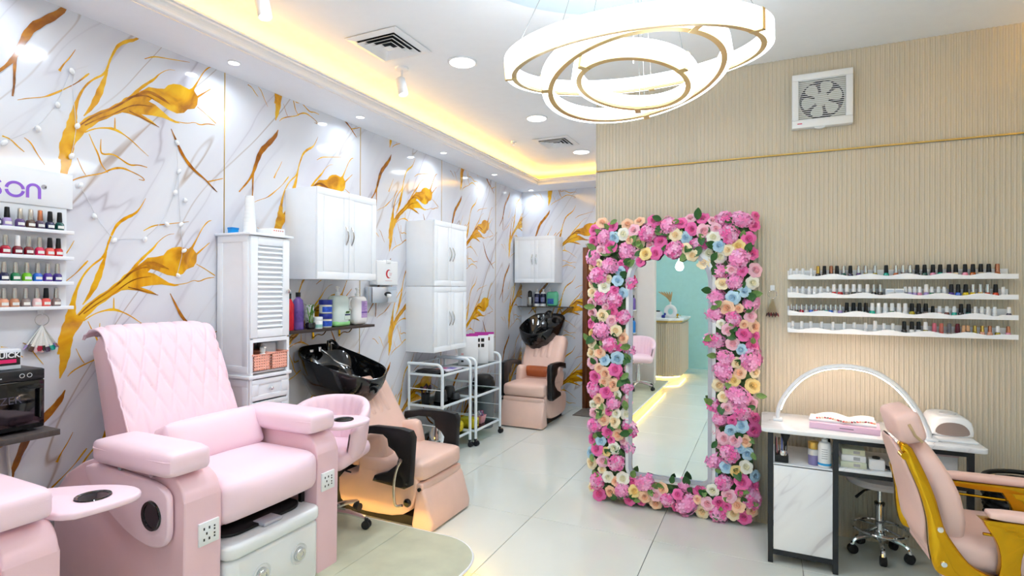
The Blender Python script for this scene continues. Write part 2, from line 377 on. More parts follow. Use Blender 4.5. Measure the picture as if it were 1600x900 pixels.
# floor: slab (grout) + tiles
M_grout = mat('tile_grout', (150, 148, 142), 0.8, var=0.05)
M_tile = mat('polished_floor_tile', (221, 225, 217), 0.10, var=0.018, scale=2.5, coat=0.25)
fl = struct(B().box(XW - .1, XR + .1, YF - .1, YB + .1, -0.06, -0.006).obj('floor', M_grout), 'glossy off-white tiled floor of the salon', 'floor')
full = None
gx = [-0.61 + .8 * k for k in range(-4, 5)]; gy = [3.345 + .8 * k for k in range(-9, 6)]
for x in gx:
    for y in gy:
        x0, x1, y0, y1 = max(x + .0015, XW), min(x + .7985, XR), max(y + .0015, YF), min(y + .7985, YB)
        if x1 - x0 < .02 or y1 - y0 < .02: continue
        whole = x1 - x0 > .79 and y1 - y0 > .79
        if whole and full is not None:
            o = link_part(full, 'floor_tile', fl); o.location = (x0, y0, 0)
        else:
            o = B().box(0, x1 - x0, 0, y1 - y0, -0.006, 0, .0012, 1).obj('floor_tile', M_tile, fl, org=Vector((0, 0, 0))); o.location = (x0, y0, 0)
            if whole: full = o.data
# marble walls: core + panels with printed veins
PW, PER = 1.2285, 0.916
def vein_mesh(u0, u1, phase, zmin, zmax):
    b = B(); cnt = [0]
    def put(poly, off, mi, k):
        q = clip_rect([(p[0], p[1] + phase + k * PER) for p in poly], u0, u1, zmin, zmax)
        if q: b.face([(u, off + cnt[0] * 1.5e-5, v) for u, v in q], mi)
    for k in (-3, -2, -1, 0, 1):
        cnt[0] = 0
        if phase + k * PER > zmax + 1.1 or phase + k * PER < zmin - .9: continue
        for f in VEIN_FILL:
            # fan the outline in narrow quads so clipping stays simple
            cnt[0] += 1; put(f, 0.0008, 0, k)
        for lst, off, mi in ((VEIN_GOLD, 0.0007, 0), (VEIN_BROWN, 0.0020, 1)):
            for s in lst:
                cnt[0] += 1
                P = smooth_path([Vector((p[0], p[1], p[2])) for p in s], 2)
                L, Rr = [], []
                for i in range(len(P)):
                    d = P[min(i + 1, len(P) - 1)].xy - P[max(i - 1, 0)].xy
                    if d.length < 1e-6: d = Vector((1, 0))
                    d.normalize(); n = Vector((-d.y, d.x)) * P[i].z * 0.5 * (1 + .10 * math.sin(i * 1.7))
                    L.append(P[i].xy + n); Rr.append(P[i].xy - n)
                for i in range(len(P) - 1):
                    put([tuple(L[i]), tuple(L[i + 1]), tuple(Rr[i + 1]), tuple(Rr[i])], off, mi, k)
    return b
wl = struct(B().box(XW - .12, XW - .012, YF, YB + .12, 0, ZC + .1).obj('wall_left', M_ceil), 'left salon wall clad in white and gold marble print panels', 'wall')
seams = [2.2595 + PW * k for k in range(-5, 4)]
phases = {-1: 2.45, 0: 2.59, 1: 2.319, 2: 2.43, 3: 2.261, 4: 2.50}
M_base = mat('dim_gold_seam', (200, 165, 70), 0.3, metal=1, var=0.03)
for i, y in enumerate(seams):
    y0, y1 = max(y, YF), min(y + PW, YB)
    if y1 <= YF: continue
    k = i - 4
    pn = B().box(XW - .012, XW, y0 + .002, y1 - .002, 0, ZS).obj('marble_panel', M_marble, wl)
    if y1 > -.5:
        ph = phases.get(k, 2.4)
        v = vein_mesh(y0 - y + .003, y1 - y - .003, ph, 0.02, ZS - .002)
        bmesh.ops.transform(v.bm, matrix=Matrix(((0, 1, 0, XW), (1, 0, 0, y), (0, 0, 1, 0), (0, 0, 0, 1))), verts=v.bm.verts)
        bmesh.ops.recalc_face_normals(v.bm, faces=v.bm.faces)
        for f in v.bm.faces:
            if f.normal.x < 0: f.normal_flip()
        v.obj('gold_vein', [M_vgold, M_vbrown], pn, smooth=False)
    B().box(XW - .002, XW + .0025, y - .0025, y + .0025, 0, ZS).obj('seam_strip', M_goldtrim, wl)
wb = struct(B().box(XW, XA + .1, YB + .012, YB + .12, 0, ZC + .1).obj('wall_back', M_ceil), 'back corridor wall clad in marble print panels', 'wall')
for k, (x0, x1) in enumerate(((XW, XW + PW), (XW + PW, XA + .1))):
    pn = B().box(x0 + .001, x1 - .001, YB, YB + .012, 0, ZS).obj('marble_panel', M_marbleb, wb)
    v = vein_mesh(0.003, x1 - x0 - .003, 2.30 - .12 * k, 0.02, ZS - .002)
    bmesh.ops.transform(v.bm, matrix=Matrix(((1, 0, 0, x0), (0, -1, 0, YB), (0, 0, 1, 0), (0, 0, 0, 1))), verts=v.bm.verts)
    for f in v.bm.faces:
        f.normal_update()
        if f.normal.y > 0: f.normal_flip()
    v.obj('gold_vein', [M_vgold, M_vbrown], pn, smooth=False)
# wooden door at the end of the corridor
M_wood = mat('brown_door_wood', (120, 66, 34), 0.4, var=0.25, scale=5, stretch=(14, 14, 1))
dr = struct(B().box(-2.06, -1.25, 6.70, 6.745, 0.008, 2.0, .004).obj('door_1', M_wood), 'brown wooden door at the end of the corridor', 'door')
for x0, x1, z0, z1 in ((-2.12, -2.06, 0, 2.06), (-1.25, -1.19, 0, 2.06), (-2.06, -1.25, 2.0, 2.06)):
    B().box(x0, x1, 6.68, 6.75, z0, z1, .004).obj('door_frame', M_wood, dr)
hd = B().cyl((-1.98, 6.68, 1.0), .022, .04, 'y', 16).box(-1.99, -1.87, 6.645, 6.66, .99, 1.01, .004).obj('door_handle', M_chrome, dr)
# fluted accent wall
M_flute = mat('beige_fluted_panel', (210, 199, 178), 0.55, var=0.025, scale=3, stretch=(1, 1, .2))
wa = struct(B().box(XA + .002, XR, YA + .012, YA + .12, 0, ZC).box(XA + .002, XA + .1, YA + .12, YB + .1, 0, ZC + .1).obj('wall_accent', M_ceil), 'beige vertically fluted feature wall', 'wall')
def flutes(z0, z1, y):
    b = B(); t = b.bm; pit = .0245; row = []
    n = int((XR - XA) / pit)
    prof = []
    for k in range(n):
        x = XA + k * pit
        for dx, dy in ((0, .0045), (.0100, .0045), (.0118, .0012), (.0140, 0), (.0200, 0), (.0222, .0012), (.0240, .0045)): prof.append((x + dx, y + dy))
    lo = [t.verts.new((x, yy, z0)) for x, yy in prof]; hi = [t.verts.new((x, yy, z1)) for x, yy in prof]
    for k in range(len(prof) - 1): t.faces.new((lo[k], lo[k + 1], hi[k + 1], hi[k]))
    return b
flutes(0, 2.385, YA).obj('fluted_panel', M_flute, wa, angle=60)
flutes(2.40, ZC, YA).obj('fluted_panel', M_flute, wa, angle=60)
B().box(XA - .004, XA + .002, YA - .001, YA + .12, 0, ZC).obj('corner_strip', M_flute, wa)
tr = B(); tr.box(XA, XR, YA - .007, YA + .006, 2.388, 2.398, .003)
for k in range(120): tr.cyl((XA + .013 + k * .026, YA - .007, 2.393), .0045, .022, 'x', 8, mi=0)
struct(tr.obj('trim_1', mat('bright_gold_trim', (240, 205, 118), .4, metal=.6, var=.03)), 'thin twisted gold rope moulding across the fluted wall', 'trim')
# side and rear walls (behind the photographer)
M_paint = mat('warm_white_paint', (226, 222, 216), 0.6, var=0.01)
M_teal = mat('pale_teal_paint', (176, 230, 230), 0.55, var=0.02)
struct(B().box(XR, XR + .12, YF, YA + .12, 0, ZC + .1).obj('wall_right', M_paint), 'plain warm white side wall', 'wall')
wr = struct(B().box(XW, 0.1, YF - .12, YF, 0, ZC + .1).obj('wall_rear', M_teal), 'pale teal wall behind the reception desk', 'wall')
B().box(0.1, XR, YF - .12, YF, 0, .25).box(0.1, XR, YF - .12, YF, 2.5, ZC + .1).obj('window_surround', M_paint, wr)
w1 = B()
for x in (.1, .73, 1.36, 1.95): w1.box(x, x + .05, YF - .09, YF - .02, .25, 2.5, .004)
w1.box(.1, 2.0, YF - .09, YF - .02, .25, .31, .004); w1.box(.1, 2.0, YF - .09, YF - .02, 2.44, 2.5, .004)
w1 = struct(w1.obj('window_1', M_blackm), 'dark framed shop window behind the photographer', 'window')
for x in (.15, .78, 1.41): B().box(x, x + .58, YF - .06, YF - .05, .31, 2.44).obj('pane', M_glass, w1)
# ceiling: tray, soffits with crown mouldings and warm LED coves
struct(B().box(XW - .12, XR + .12, YF - .12, YB + .12, ZC + .001, ZC + .08).obj('ceiling', M_ceil), 'smooth white tray ceiling', 'ceiling')
XI, YI, XJ = -2.60, 6.335, 1.62
def soffit(x0, x1, y0, y1): return B().box(x0, x1, y0, y1, ZS, ZS + .03)
M_sof = mat('soffit_paint', (247, 248, 253), 0.6, var=0.01)
struct(soffit(XW, XI - .04, YF, YB).obj('trim_2', M_sof), 'dropped white soffit running along the marble wall', 'soffit')
struct(soffit(XI - .04, XA + .1, YI + .04, YB).obj('trim_3', M_sof), 'dropped white soffit across the end of the corridor', 'soffit')
struct(soffit(XJ + .04, XR, YF, YA).obj('trim_4', M_sof), 'dropped white soffit along the right side wall', 'soffit')
crown = [(.006, -.004), (-.004, -.002), (-.009, .004), (-.009, .011), (-.002, .015), (.012, .017), (.014, .024), (.012, .034), (.004, .044), (-.004, .047), (-.012, .049), (-.012, .057), (-.004, .060), (-.004, .065), (-.017, .067), (-.017, .078), (.03, .078), (.03, 0)]
# profile: distance back from the inner edge (towards the wall) , height above the soffit face
def crown_run(name, mapper, label):
    b = B(); t = b.bm
    A, Z_ = mapper
    va = [t.verts.new(A(d, h)) for d, h in crown]; vb = [t.verts.new(Z_(d, h)) for d, h in crown]
    for k in range(len(crown)): t.faces.new((va[k], va[(k + 1) % len(crown)], vb[(k + 1) % len(crown)], vb[k]))
    t.faces.new(va[::-1]); t.faces.new(vb)
    bmesh.ops.recalc_face_normals(t, faces=t.faces)
    return struct(b.obj(name, M_sof, angle=25), label, 'moulding')
crown_run('trim_5', (lambda d, h: (XI - d * .95, YF, ZS - .002 + h), lambda d, h: (XI - d * .95, YI + d * .95, ZS - .002 + h)), 'stepped crown moulding edging the soffit above the marble wall')
crown_run('trim_6', (lambda d, h: (XI - d * .95, YI + d * .95, ZS - .002 + h), lambda d, h: (XA, YI + d * .95, ZS - .002 + h)), 'stepped crown moulding edging the corridor soffit')
crown_run('trim_7', (lambda d, h: (XJ + d * .95, YF, ZS - .002 + h), lambda d, h: (XJ + d * .95, YA, ZS - .002 + h)), 'stepped crown moulding edging the right soffit')
M_cove = mat('warm_led_strip', (255, 230, 170), 0.5, var=0, emit=(255, 190, 70), estr=COVE_E)
tag(B().box(XI - .135, XI - .110, YF + .1, YI + .125, ZS + .055, ZS + .070).obj('led_strip', M_cove), 'warm LED strip hidden in the cove above the marble wall', 'led strip')
tag(B().box(XI - .10, XA, YI + .110, YI + .135, ZS + .055, ZS + .070).obj('led_strip', M_cove), 'warm LED strip hidden in the corridor end cove', 'led strip')
tag(B().box(XJ + .110, XJ + .135, YF + .1, YA - .02, ZS + .055, ZS + .070).obj('led_strip', M_cove), 'warm LED strip hidden in the right side cove', 'led strip')
# raised pedicure platform
M_plat = mat('beige_stone_tile', (197, 199, 173), 0.32, var=0.07, scale=7, bump=0.05, bscale=60)
out = [(XW, -1.0), (-1.35, -1.0)] + arc(-1.35 - .28, 2.635 - .28, .28, 0, 90, 12) + [(XW, 2.635)]
pf = struct(B().prism(out, 'z', .102, .1165).obj('floor_platform', M_grout), 'low beige stone tiled platform under the pedicure chairs', 'platform')
inn = [(XW, -.95), (-1.45, -.95)] + arc(-1.45 - .25, 2.535 - .25, .25, 0, 90, 12) + [(XW, 2.535)]
B().prism(inn, 'z', 0, .1).obj('riser', M_plat, pf)
for x in [-3.0 + .55 * k for k in range(4)]:
    for y in [-1.0 + .73 * k for k in range(6)]:
        q = clip_rect(out, x + .001, x + .549, y + .001, y + .729)
        if q: B().prism(q, 'z', .1165, .12).obj('platform_tile', M_plat, pf)
edge = [(-1.35, -1.0)] + arc(-1.35 - .28, 2.635 - .28, .28, 0, 90, 12) + [(XW, 2.635)]
B().tube([(x + .002, y + .002, .1135) for x, y in edge], .0075, 6).obj('edge_strip', M_whitep, pf)
B().tube([(x - .006, y - .006, .100) for x, y in edge], .007, 6).obj('edge_strip', M_gold, pf)
M_led = mat('warm_underlight', (255, 225, 160), 0.5, var=0, emit=(255, 205, 110), estr=34)
B().tube([(x - .05, y - .05, .088) for x, y in edge], .005, 6).obj('led_strip', M_led, pf)
# ================================================================ ceiling fittings
def lamp(name, loc, size, watts, col=(.80, .92, 1.04), parent=None, spread=160):
    l = bpy.data.lights.new(name, 'AREA'); l.shape = 'DISK'; l.size = size; l.energy = watts; l.color = col; l.spread = R(spread)
    o = bpy.data.objects.new(name, l); COL.objects.link(o); o.location = loc
    if parent: o.parent = parent; o.location = Vector(loc) - ORG[parent.name]
    return o
M_lens = mat('lit_lamp_lens', (255, 255, 255), 0.4, var=0, emit=(255, 252, 246), estr=3.0)
M_rim = mat('lamp_rim_white', (236, 238, 240), 0.4, var=0.01)
where = ['beside the square air vent', 'in the middle of the row', 'nearest the corridor end']
def downlight(x, y, z, r, w, name, label, group=None):
    t = thing(name, label, 'light', (x, y, z), group)
    B().lathe([(r * 1.16, 0), (r * 1.16, -.004), (r * 1.02, -.008), (r, -.004), (r, 0)], (x, y, z), 32).obj('rim', M_rim, t)
    B().cyl((x, y, z - .003), r, .004, seg=32).obj('lens', M_lens, t)
    lamp('lamp', (x, y, z - .010), r * 1.9, w, parent=t)
    return t
for k, y in enumerate((3.075, 4.35, 5.61)):
    downlight(-1.80, y, ZC, .083, DOWN_W, 'ceiling_downlight', 'added unseen fill downlight ' + where[k])
for x, y, ph in ((-1.8, 1.8, 'above the quilted pedicure chair'), (-1.8, .53, 'above the cut-off pedicure chair'), (-1.8, -.75, 'above the white partition'), (-1.8, -2.0, 'above the reception desk'), (.8, 1.2, 'nearest the gold chair'), (.8, 0, 'right of the photographer'), (.8, -1.25, 'right of the reception desk'), (.8, -2.5, 'nearest the shop window')):  # unseen downlights, added out of view to light the room
    downlight(x, y, ZC, .083, DOWN_W, 'ceiling_downlight', 'added unseen fill downlight ' + ph)
names = ['above the tall louvred cabinet', 'above the double door wall cabinet', 'above the stacked wall cabinets', 'near the corridor corner', 'tucked into the far corridor corner']
for k, y in enumerate((2.175, 3.264, 4.45, 5.533, 6.598)):
    downlight(-2.81, y, ZS, .030, SOFF_W, 'soffit_spotlight', 'small recessed soffit spotlight ' + names[k])
for y, ph in ((1.08, 'above the signed polish rack'), (0, 'left of the photographer'), (-1.1, 'behind the white partition')): downlight(-2.81, y, ZS, .030, SOFF_W, 'soffit_spotlight', 'small recessed soffit spotlight ' + ph)
# adjustable spotlights
for x, y, lab in ((-2.20, 1.86, 'white cylinder spotlight at the top edge of the picture'), (-2.22, 2.99, 'white cylinder spotlight hanging beside the nearer air vent')):
    t = thing('cylinder_spotlight', lab, 'light', (x, y, ZC))
    B().lathe([(.045, 0), (.045, -.012), (.04, -.016), (0, -.016)], (x, y, ZC), 24).obj('mount', M_whitep, t)
    B().cyl((x, y, ZC - .045), .007, .06, seg=10).cyl((x + .0, y, ZC - .072), .012, .03, 'y', 12).obj('stem', M_whitep, t)
    mx = Matrix.Rotation(R(-14), 4, 'Y')
    B().lathe([(.030, .055), (.033, .05), (.033, -.055), (.030, -.06), (.027, -.052)], (x, y, ZC - .125), 24, mx=mx).obj('barrel', M_whitep, t)
    B().lathe([(0, -.055), (.026, -.055)], (x, y, ZC - .125), 24, mx=mx, caps=False).obj('lens', M_lens, t)
# square air diffusers
M_dark = mat('vent_dark', (38, 40, 44), 0.8, var=0.05)
for x, y, lab in ((-2.08, 2.675, 'square four-way air vent nearer the camera'), (-1.91, 5.13, 'square four-way air vent near the corridor end')):
    t = thing('air_vent', lab, 'vent', (x, y, ZC))
    h = .185
    B().box(x - h + .03, x + h - .03, y - h + .03, y + h - .03, ZC - .003, ZC - .001).obj('duct', M_dark, t)
    def sqring(a, b, za, zb, th=.003):
        bb = B()
        for sx, sy in ((1, 0), (-1, 0), (0, 1), (0, -1)):
            def P(d, w, z): return (x + (sx * d if sx else w), y + (sy * d if sy else w), z)
            pts = [P(a, -a, za), P(a, a, za), P(b, b, zb), P(b, -b, zb)]
            bb.face(pts); bb.face([(p[0], p[1], p[2] + th) for p in pts][::-1])
            bb.face([pts[0], pts[1], (pts[1][0], pts[1][1], pts[1][2] + th), (pts[0][0], pts[0][1], pts[0][2] + th)])
            bb.face([pts[3], pts[2], (pts[2][0], pts[2][1], pts[2][2] + th), (pts[3][0], pts[3][1], pts[3][2] + th)])
        return bb
    sqring(h, h - .045, ZC - .006, ZC - .012).obj('frame', M_whitep, t, smooth=False)
    for a, b in ((.136, .100), (.102, .068), (.068, .036)): sqring(a, b, ZC - .024, ZC - .003).obj('louvre', M_whitep, t, smooth=False)
    B().box(x - .024, x + .024, y - .024, y + .024, ZC - .024, ZC - .018, .002).obj('centre_plate', M_whitep, t)
t = thing('ceiling_sprinkler', 'tiny ceiling sprinkler head between cove and corridor vent', 'sprinkler', (-2.30, 4.95, ZC))
B().lathe([(.03, 0), (.028, -.008), (.01, -.012), (.008, -.03), (0, -.03)], (-2.30, 4.95, ZC), 16).obj('plate', M_chrome, t)
B().cyl((-2.30, 4.95, ZC - .036), .014, .003, seg=16).obj('deflector', M_chrome, t)
# medallion + chandelier
M_med = mat('medallion_white', (226, 244, 252), 0.5, var=0.01)
struct(B().lathe([(.83, 0), (.83, -.022), (.81, -.032), (0, -.032)], (-.48, 2.05, ZC), 64).obj('trim_8', M_med), 'round raised ceiling disc above the ring chandelier', 'ceiling disc')
ch = thing('ring_chandelier', 'three tilted glowing acrylic rings with gold edges hung on wires', 'chandelier', (-.505, 2.28, 2.40))
M_acr = mat('glowing_acrylic', (255, 255, 255), 0.4, var=0, emit=(234, 245, 255), estr=RING_E)
M_brass = mat('champagne_brass', (226, 198, 140), 0.38, metal=.75, var=0.04)
def ring(c, n, Ri, w, h, angs):
    nz = Vector((n[0], n[1], 1)).normalized()
    q = Vector((0, 0, 1)).rotation_difference(nz).to_matrix().to_4x4()
    c = Vector(c)
    seg = 96
    b = B().lathe([(Ri + .002, .002), (Ri + w, .002), (Ri + w + .004, .006), (Ri + w + .004, h), (Ri + .002, h), (Ri + .002, .002)], c, seg, mx=q, caps=False)
    o = b.obj('light_ring', M_acr, ch)
    B().lathe([(Ri - .007, -.001), (Ri + .015, -.001), (Ri + .015, .003), (Ri, .003), (Ri, .010), (Ri - .007, .010), (Ri - .007, -.001)], c, seg, mx=q, caps=False).obj('gold_edge', M_brass, o)
    cl = []
    for a in angs:
        d = Vector((math.cos(R(a)), math.sin(R(a)), 0))
        m = Matrix.Translation(c) @ q @ Matrix.Rotation(R(a), 4, 'Z')
        B().box(Ri - .006, Ri + w + .008, -.014, .014, -.004, .000, .001, 1, mx=m).box(Ri + w + .003, Ri + w + .008, -.011, .011, -.004, h + .002, .001, 1, mx=m).obj('clip', M_brass, o)
        cl.append((m @ Vector((Ri + w * .5, 0, h))))
    for p in cl:
        top = Vector((-.505, 2.28, ZC - .04)) + (Vector((p.x, p.y, 0)) - Vector((-.505, 2.28, 0))) * .55
        B().tube([p, (top.x, top.y, ZC - .03)], .0012, 5).obj('wire', M_steel, ch)
ring((-.504, 2.268, 2.45), (-.014, -.159), .495, .036, .068, (-160, -22, 92))
ring((-.504, 2.303, 2.40), (-.153, .091), .355, .034, .066, (-156, -42, 94))
ring((-.510, 2.285, 2.376), (.098, .129), .222, .032, .066, (-132, -26, 96))
B().cyl((-.505, 2.28, ZC - .042), .09, .02, seg=32).obj('canopy', M_whitep, ch)
B().tube([(-.505, 2.28, ZC - .05), (-.505, 2.28, 2.47)], .0025, 6).obj('power_cord', M_whitep, ch)
# ================================================================ left wall furniture
M_shelfd = mat('dark_walnut_shelf', (62, 50, 46), 0.4, var=0.15, scale=8, stretch=(1, 1, 12))
M_groove = mat('cabinet_shadow_gap', (196, 202, 208), 0.6, var=0.02)
def handle_arc(b, x, y, z0, z1, out, axis):
    P = []
    for k in range(9):
        a = k / 8; bow = math.sin(a * math.pi) * out
        z = z0 + (z1 - z0) * a
        P.append((x + bow, y, z) if axis == 'x' else (x, y - bow, z))
    return b.tube(P, [.0035 + .0015 * math.sin(k / 8 * math.pi) for k in range(9)], 8)
def wall_cabinet(name, label, origin, w, h, d, axis):
    """axis 'x': hangs on the left wall, front faces +x, width runs along +y; axis 'y': front faces -y, width along +x"""
    x0, y0, z0 = origin
    t = thing(name, label, 'cabinet', (x0, y0, z0))
    def bx(b, a0, a1, p0, p1, q0, q1, bev=.002):
        # a: along width, p: depth from wall, q: height
        if axis == 'x': return b.box(x0 + p0, x0 + p1, y0 + a0, y0 + a1, z0 + q0, z0 + q1, bev)
        return b.box(x0 + a0, x0 + a1, y0 - p1, y0 - p0, z0 + q0, z0 + q1, bev)
    bx(B(), 0, w, 0.001, d - .02, 0, h).obj('body', M_white, t)
    for k in (0, 1):
        a0, a1 = (w / 2) * k + .001, (w / 2) * (k + 1) - .0015
        b = B(); bx(b, a0, a1, d - .019, d - .004, .001, h - .001)
        # routed frame: raised border and raised centre panel with a shallow groove between
        m = .05
        bx(b, a0, a1, d - .004, d, .001, m, .0015); bx(b, a0, a1, d - .004, d, h - m, h - .001, .0015)
        bx(b, a0, a0 + m, d - .004, d, m, h - m, .0015); bx(b, a1 - m, a1, d - .004, d, m, h - m, .0015)
        bx(b, a0 + m + .008, a1 - m - .008, d - .004, d - .0005, m + .008, h - m - .008, .0015)
        o = b.obj('door', M_white, t)
        hy = w / 2 + (-.028 if k == 0 else .028)
        hb = B()
        zc = z0 + h * .5
        if axis == 'x': handle_arc(hb, x0 + d, y0 + hy, zc - .065, zc + .065, .022, 'x')
        else: handle_arc(hb, x0 + hy, y0 - d, zc - .065, zc + .065, .022, 'y')
        hb.obj('handle', M_steel, o)
    return t
wall_cabinet('wall_cabinet', 'white two-door wall cabinet above the black shampoo bowl and toiletries', (XW, 2.724, 1.581), .604, .622, .298, 'x')
wall_cabinet('wall_cabinet', 'white two-door wall cabinet, upper of the stacked pair over the trolleys', (XW, 4.115, 1.545), .576, .598, .312, 'x')
wall_cabinet('wall_cabinet', 'white two-door wall cabinet, lower of the stacked pair over the trolleys', (XW, 4.115, .942), .576, .600, .312, 'x')
wall_cabinet('wall_cabinet', 'small white two-door cabinet on the far corridor wall', (-2.975, YB, 1.605), .56, .60, .30, 'y')

# ---- tall louvred pedestal cabinet
px0, px1, py0, py1 = XW + .012, -2.709, 2.213, 2.498
t = thing('louvred_cabinet', 'tall narrow white cabinet with louvred door and baskets behind pink pedicure chair', 'cabinet', (-2.85, 2.355, .0))
# stands behind the platform edge on its own plinth
b = B().box(px0, px1 - .016, py0, py0 + .016, 0.12, 1.83).box(px0, px1 - .016, py1 - .016, py1, .12, 1.83)
b.box(px0, px0 + .01, py0 + .016, py1 - .016, .12, 1.83).box(px0, px1 - .02, py0 + .016, py1 - .016, 1.012, 1.028)
b.box(px0, px1 - .02, py0 + .016, py1 - .016, .12, .2).box(px0 + .01, px1 - .02, py0 + .016, py1 - .016, 1.20, 1.215)
b.obj('body', M_white, t)
# framed side panel (near side)
b = B()
for x0, x1, z0, z1 in ((px0, px1 - .016, 1.79, 1.83), (px0, px1 - .016, 1.02, 1.06), (px0, px0 + .045, 1.06, 1.79), (px1 - .061, px1 - .016, 1.06, 1.79),
                       (px0, px1 - .016, .94, .98), (px0, px0 + .045, .16, .94), (px1 - .061, px1 - .016, .16, .94), (px0, px1 - .016, .12, .16)):
    b.box(x0, x1, py0 - .006, py0, z0, z1, .0015)
b.obj('side_frame', M_white, t)
B().box(px0 - .005, px1 + .016, py0 - .02, py1 + .02, 1.83, 1.845, .004).obj('top_board', M_white, t)
B().box(px0 - .005, px1 + .010, py0 - .014, py1 + .014, .985, 1.005, .004).obj('ledge', M_white, t)
b = B().box(px1 - .016, px1, py0, py1, 1.20, 1.83, .002)
dr_ = B()
dz0, dz1 = 1.225, 1.825
dr_.box(px1 - .016, px1 + .002, py0 + .002, py0 + .05, dz0, dz1, .002).box(px1 - .016, px1 + .002, py1 - .052, py1 - .002, dz0, dz1, .002)
dr_.box(px1 - .016, px1 + .002, py0 + .05, py1 - .052, dz0, dz0 + .05, .002).box(px1 - .016, px1 + .002, py0 + .05, py1 - .052, dz1 - .05, dz1, .002)
dr_.box(px1 - .018, px1 - .013, py0 + .05, py1 - .052, dz0 + .05, dz1 - .05)
door = dr_.obj('door', M_white, t)
sl = None
NS = 17
for k in range(NS):
    z = dz0 + .058 + k * (.50 / NS) + .008
    if sl is None:
        o = B().box(-.0095, .0095, py0 + .05, py1 - .052, -.003, .003, .001, 1, mx=Matrix.Rotation(R(42), 4, 'Y')).obj('slat', M_white, door, org=Vector((0, 0, 0)))
        sl = o.data
    else: o = link_part(sl, 'slat', door)
    o.location = (px1 - .006 + 2.85, -2.355, z)
B().lathe([(.006, 0), (.006, .012), (.012, .016), (.013, .022), (.009, .028), (0, .03)], (px1, py1 - .022, 1.50), 16, mx=Matrix.Rotation(R(90), 4, 'Y')).obj('knob', M_chrome, door)
for z0, z1 in ((.855, .978), (.72, .845), (.585, .71), (.45, .575), (.3, .44)):
    b = B().box(px1 - .016, px1 - .002, py0 + .012, py1 - .012, z0, z1, .002)
    for y0, y1, q0, q1 in ((py0 + .012, py1 - .012, z0, z0 + .028), (py0 + .012, py1 - .012, z1 - .028, z1), (py0 + .012, py0 + .06, z0 + .028, z1 - .028), (py1 - .06, py1 - .012, z0 + .028, z1 - .028)):
        b.box(px1 - .004, px1 + .003, y0, y1, q0, q1, .0015)
    o = b.obj('drawer', M_white, t)
    B().lathe([(.005, 0), (.005, .01), (.011, .015), (.011, .02), (.007, .025), (0, .026)], (px1, (py0 + py1) / 2, (z0 + z1) / 2), 16, mx=Matrix.Rotation(R(90), 4, 'Y')).obj('knob', M_chrome, o)
b = B().box(px1 - .016, px1, py0, py0 + .02, .12, 1.215).box(px1 - .016, px1, py1 - .02, py1, .12, 1.215).box(px1 - .016, px1, py0, py1, .12, .30)
b.box(px1 - .016, px1, py0 + .02, py1 - .02, 1.198, 1.222).obj('face_frame', M_white, t)
# two coral baskets in the open bay
M_coral = mat('coral_plastic', (255, 184, 162), 0.45, var=0.02)
def basket(x0, x1, y0, y1, z0, z1, label):
    t = thing('storage_basket', label, 'basket', ((x0 + x1) / 2, (y0 + y1) / 2, z0))
    b = B(); ws = .004
    b.box(x0, x1, y0, y1, z0, z0 + ws)
    # perforated front (+x) built from bars leaving square holes
    def wall(fn, L, H):
        n, m = 7, 6; hw = .007
        b_ = fn
        for i in range(m + 1):
            za = 0 if i == 0 else i * (H / m) - .0055; zb = H if i == m else i * (H / m) + .0055
            b_(0, L, max(0, za), min(H, zb))
        for j in range(n + 1):
            ya = j * (L / n) - .0055; b_(max(0, ya), min(L, ya + .011), 0, H)
    wall(lambda a0, a1, h0, h1: b.box(x1 - ws, x1 - (.0008 if h1 - h0 > .05 else 0), y0 + a0, y0 + a1, z0 + h0, z0 + h1), y1 - y0, z1 - z0)
    wall(lambda a0, a1, h0, h1: b.box(x0 + a0, x0 + a1, y0 + (.0008 if h1 - h0 > .05 else 0), y0 + ws, z0 + h0, z0 + h1), x1 - x0, z1 - z0)
    b.box(x0, x1, y1 - ws, y1, z0, z1).box(x0, x0 + ws, y0, y1, z0, z1)
    b.obj('body', M_coral, t)
    B().tube([(x0 - .002, y0 - .002, z1), (x1 + .003, y0 - .002, z1), (x1 + .003, y1 + .002, z1), (x0 - .002, y1 + .002, z1)], .005, 6, closed=True).obj('rim', M_coral, t)
    return t
basket(-2.93, -2.703, 2.232, 2.35, 1.029, 1.125, 'coral perforated plastic basket, left one in the louvred cabinet bay')
basket(-2.93, -2.703, 2.362, 2.478, 1.029, 1.130, 'coral perforated plastic basket, right one in the louvred cabinet bay')
M_salmon = mat('salmon_item', (208, 108, 86), 0.4, var=0.06)
t = thing('hair_dryer', 'salmon pink rounded item lying in the left coral basket', 'dryer', (-2.83, 2.29, 1.034))
B().tube(smooth_path([(-2.86, 2.26, 1.06), (-2.85, 2.262, 1.15), (-2.83, 2.28, 1.165), (-2.80, 2.31, 1.16)]), [.024] * 13, 12).obj('body', M_salmon, t)
t = thing('pump_bottle', 'small white pump bottle in the left coral basket', 'bottle', (-2.745, 2.33, 1.034))
B().lathe([(.022, 0), (.024, .004), (.024, .08), (.012, .095), (.012, .1)], (-2.745, 2.33, 1.034), 20).obj('body', M_whitep, t)
B().cyl((-2.745, 2.33, 1.145), .016, .022, seg=16).box(-2.76, -2.72, 2.322, 2.338, 1.155, 1.166, .003).obj('pump', M_whitep, t)
M_pouch = mat('frosted_pouch', (226, 232, 240), 0.3, var=0.06, scale=25)
t = thing('frosted_pouch', 'frosted white packet standing in the right coral basket', 'packet', (-2.80, 2.42, 1.034))
B().cushion((-2.80, 2.42, 1.11), (.03, .10, .15), .01, (.8, 0, 0), 7).obj('body', M_pouch, t)
B().box(-2.783, -2.782, 2.40, 2.44, 1.14, 1.165).obj('label', mat('pale_blue_print', (150, 175, 215), .5), t)
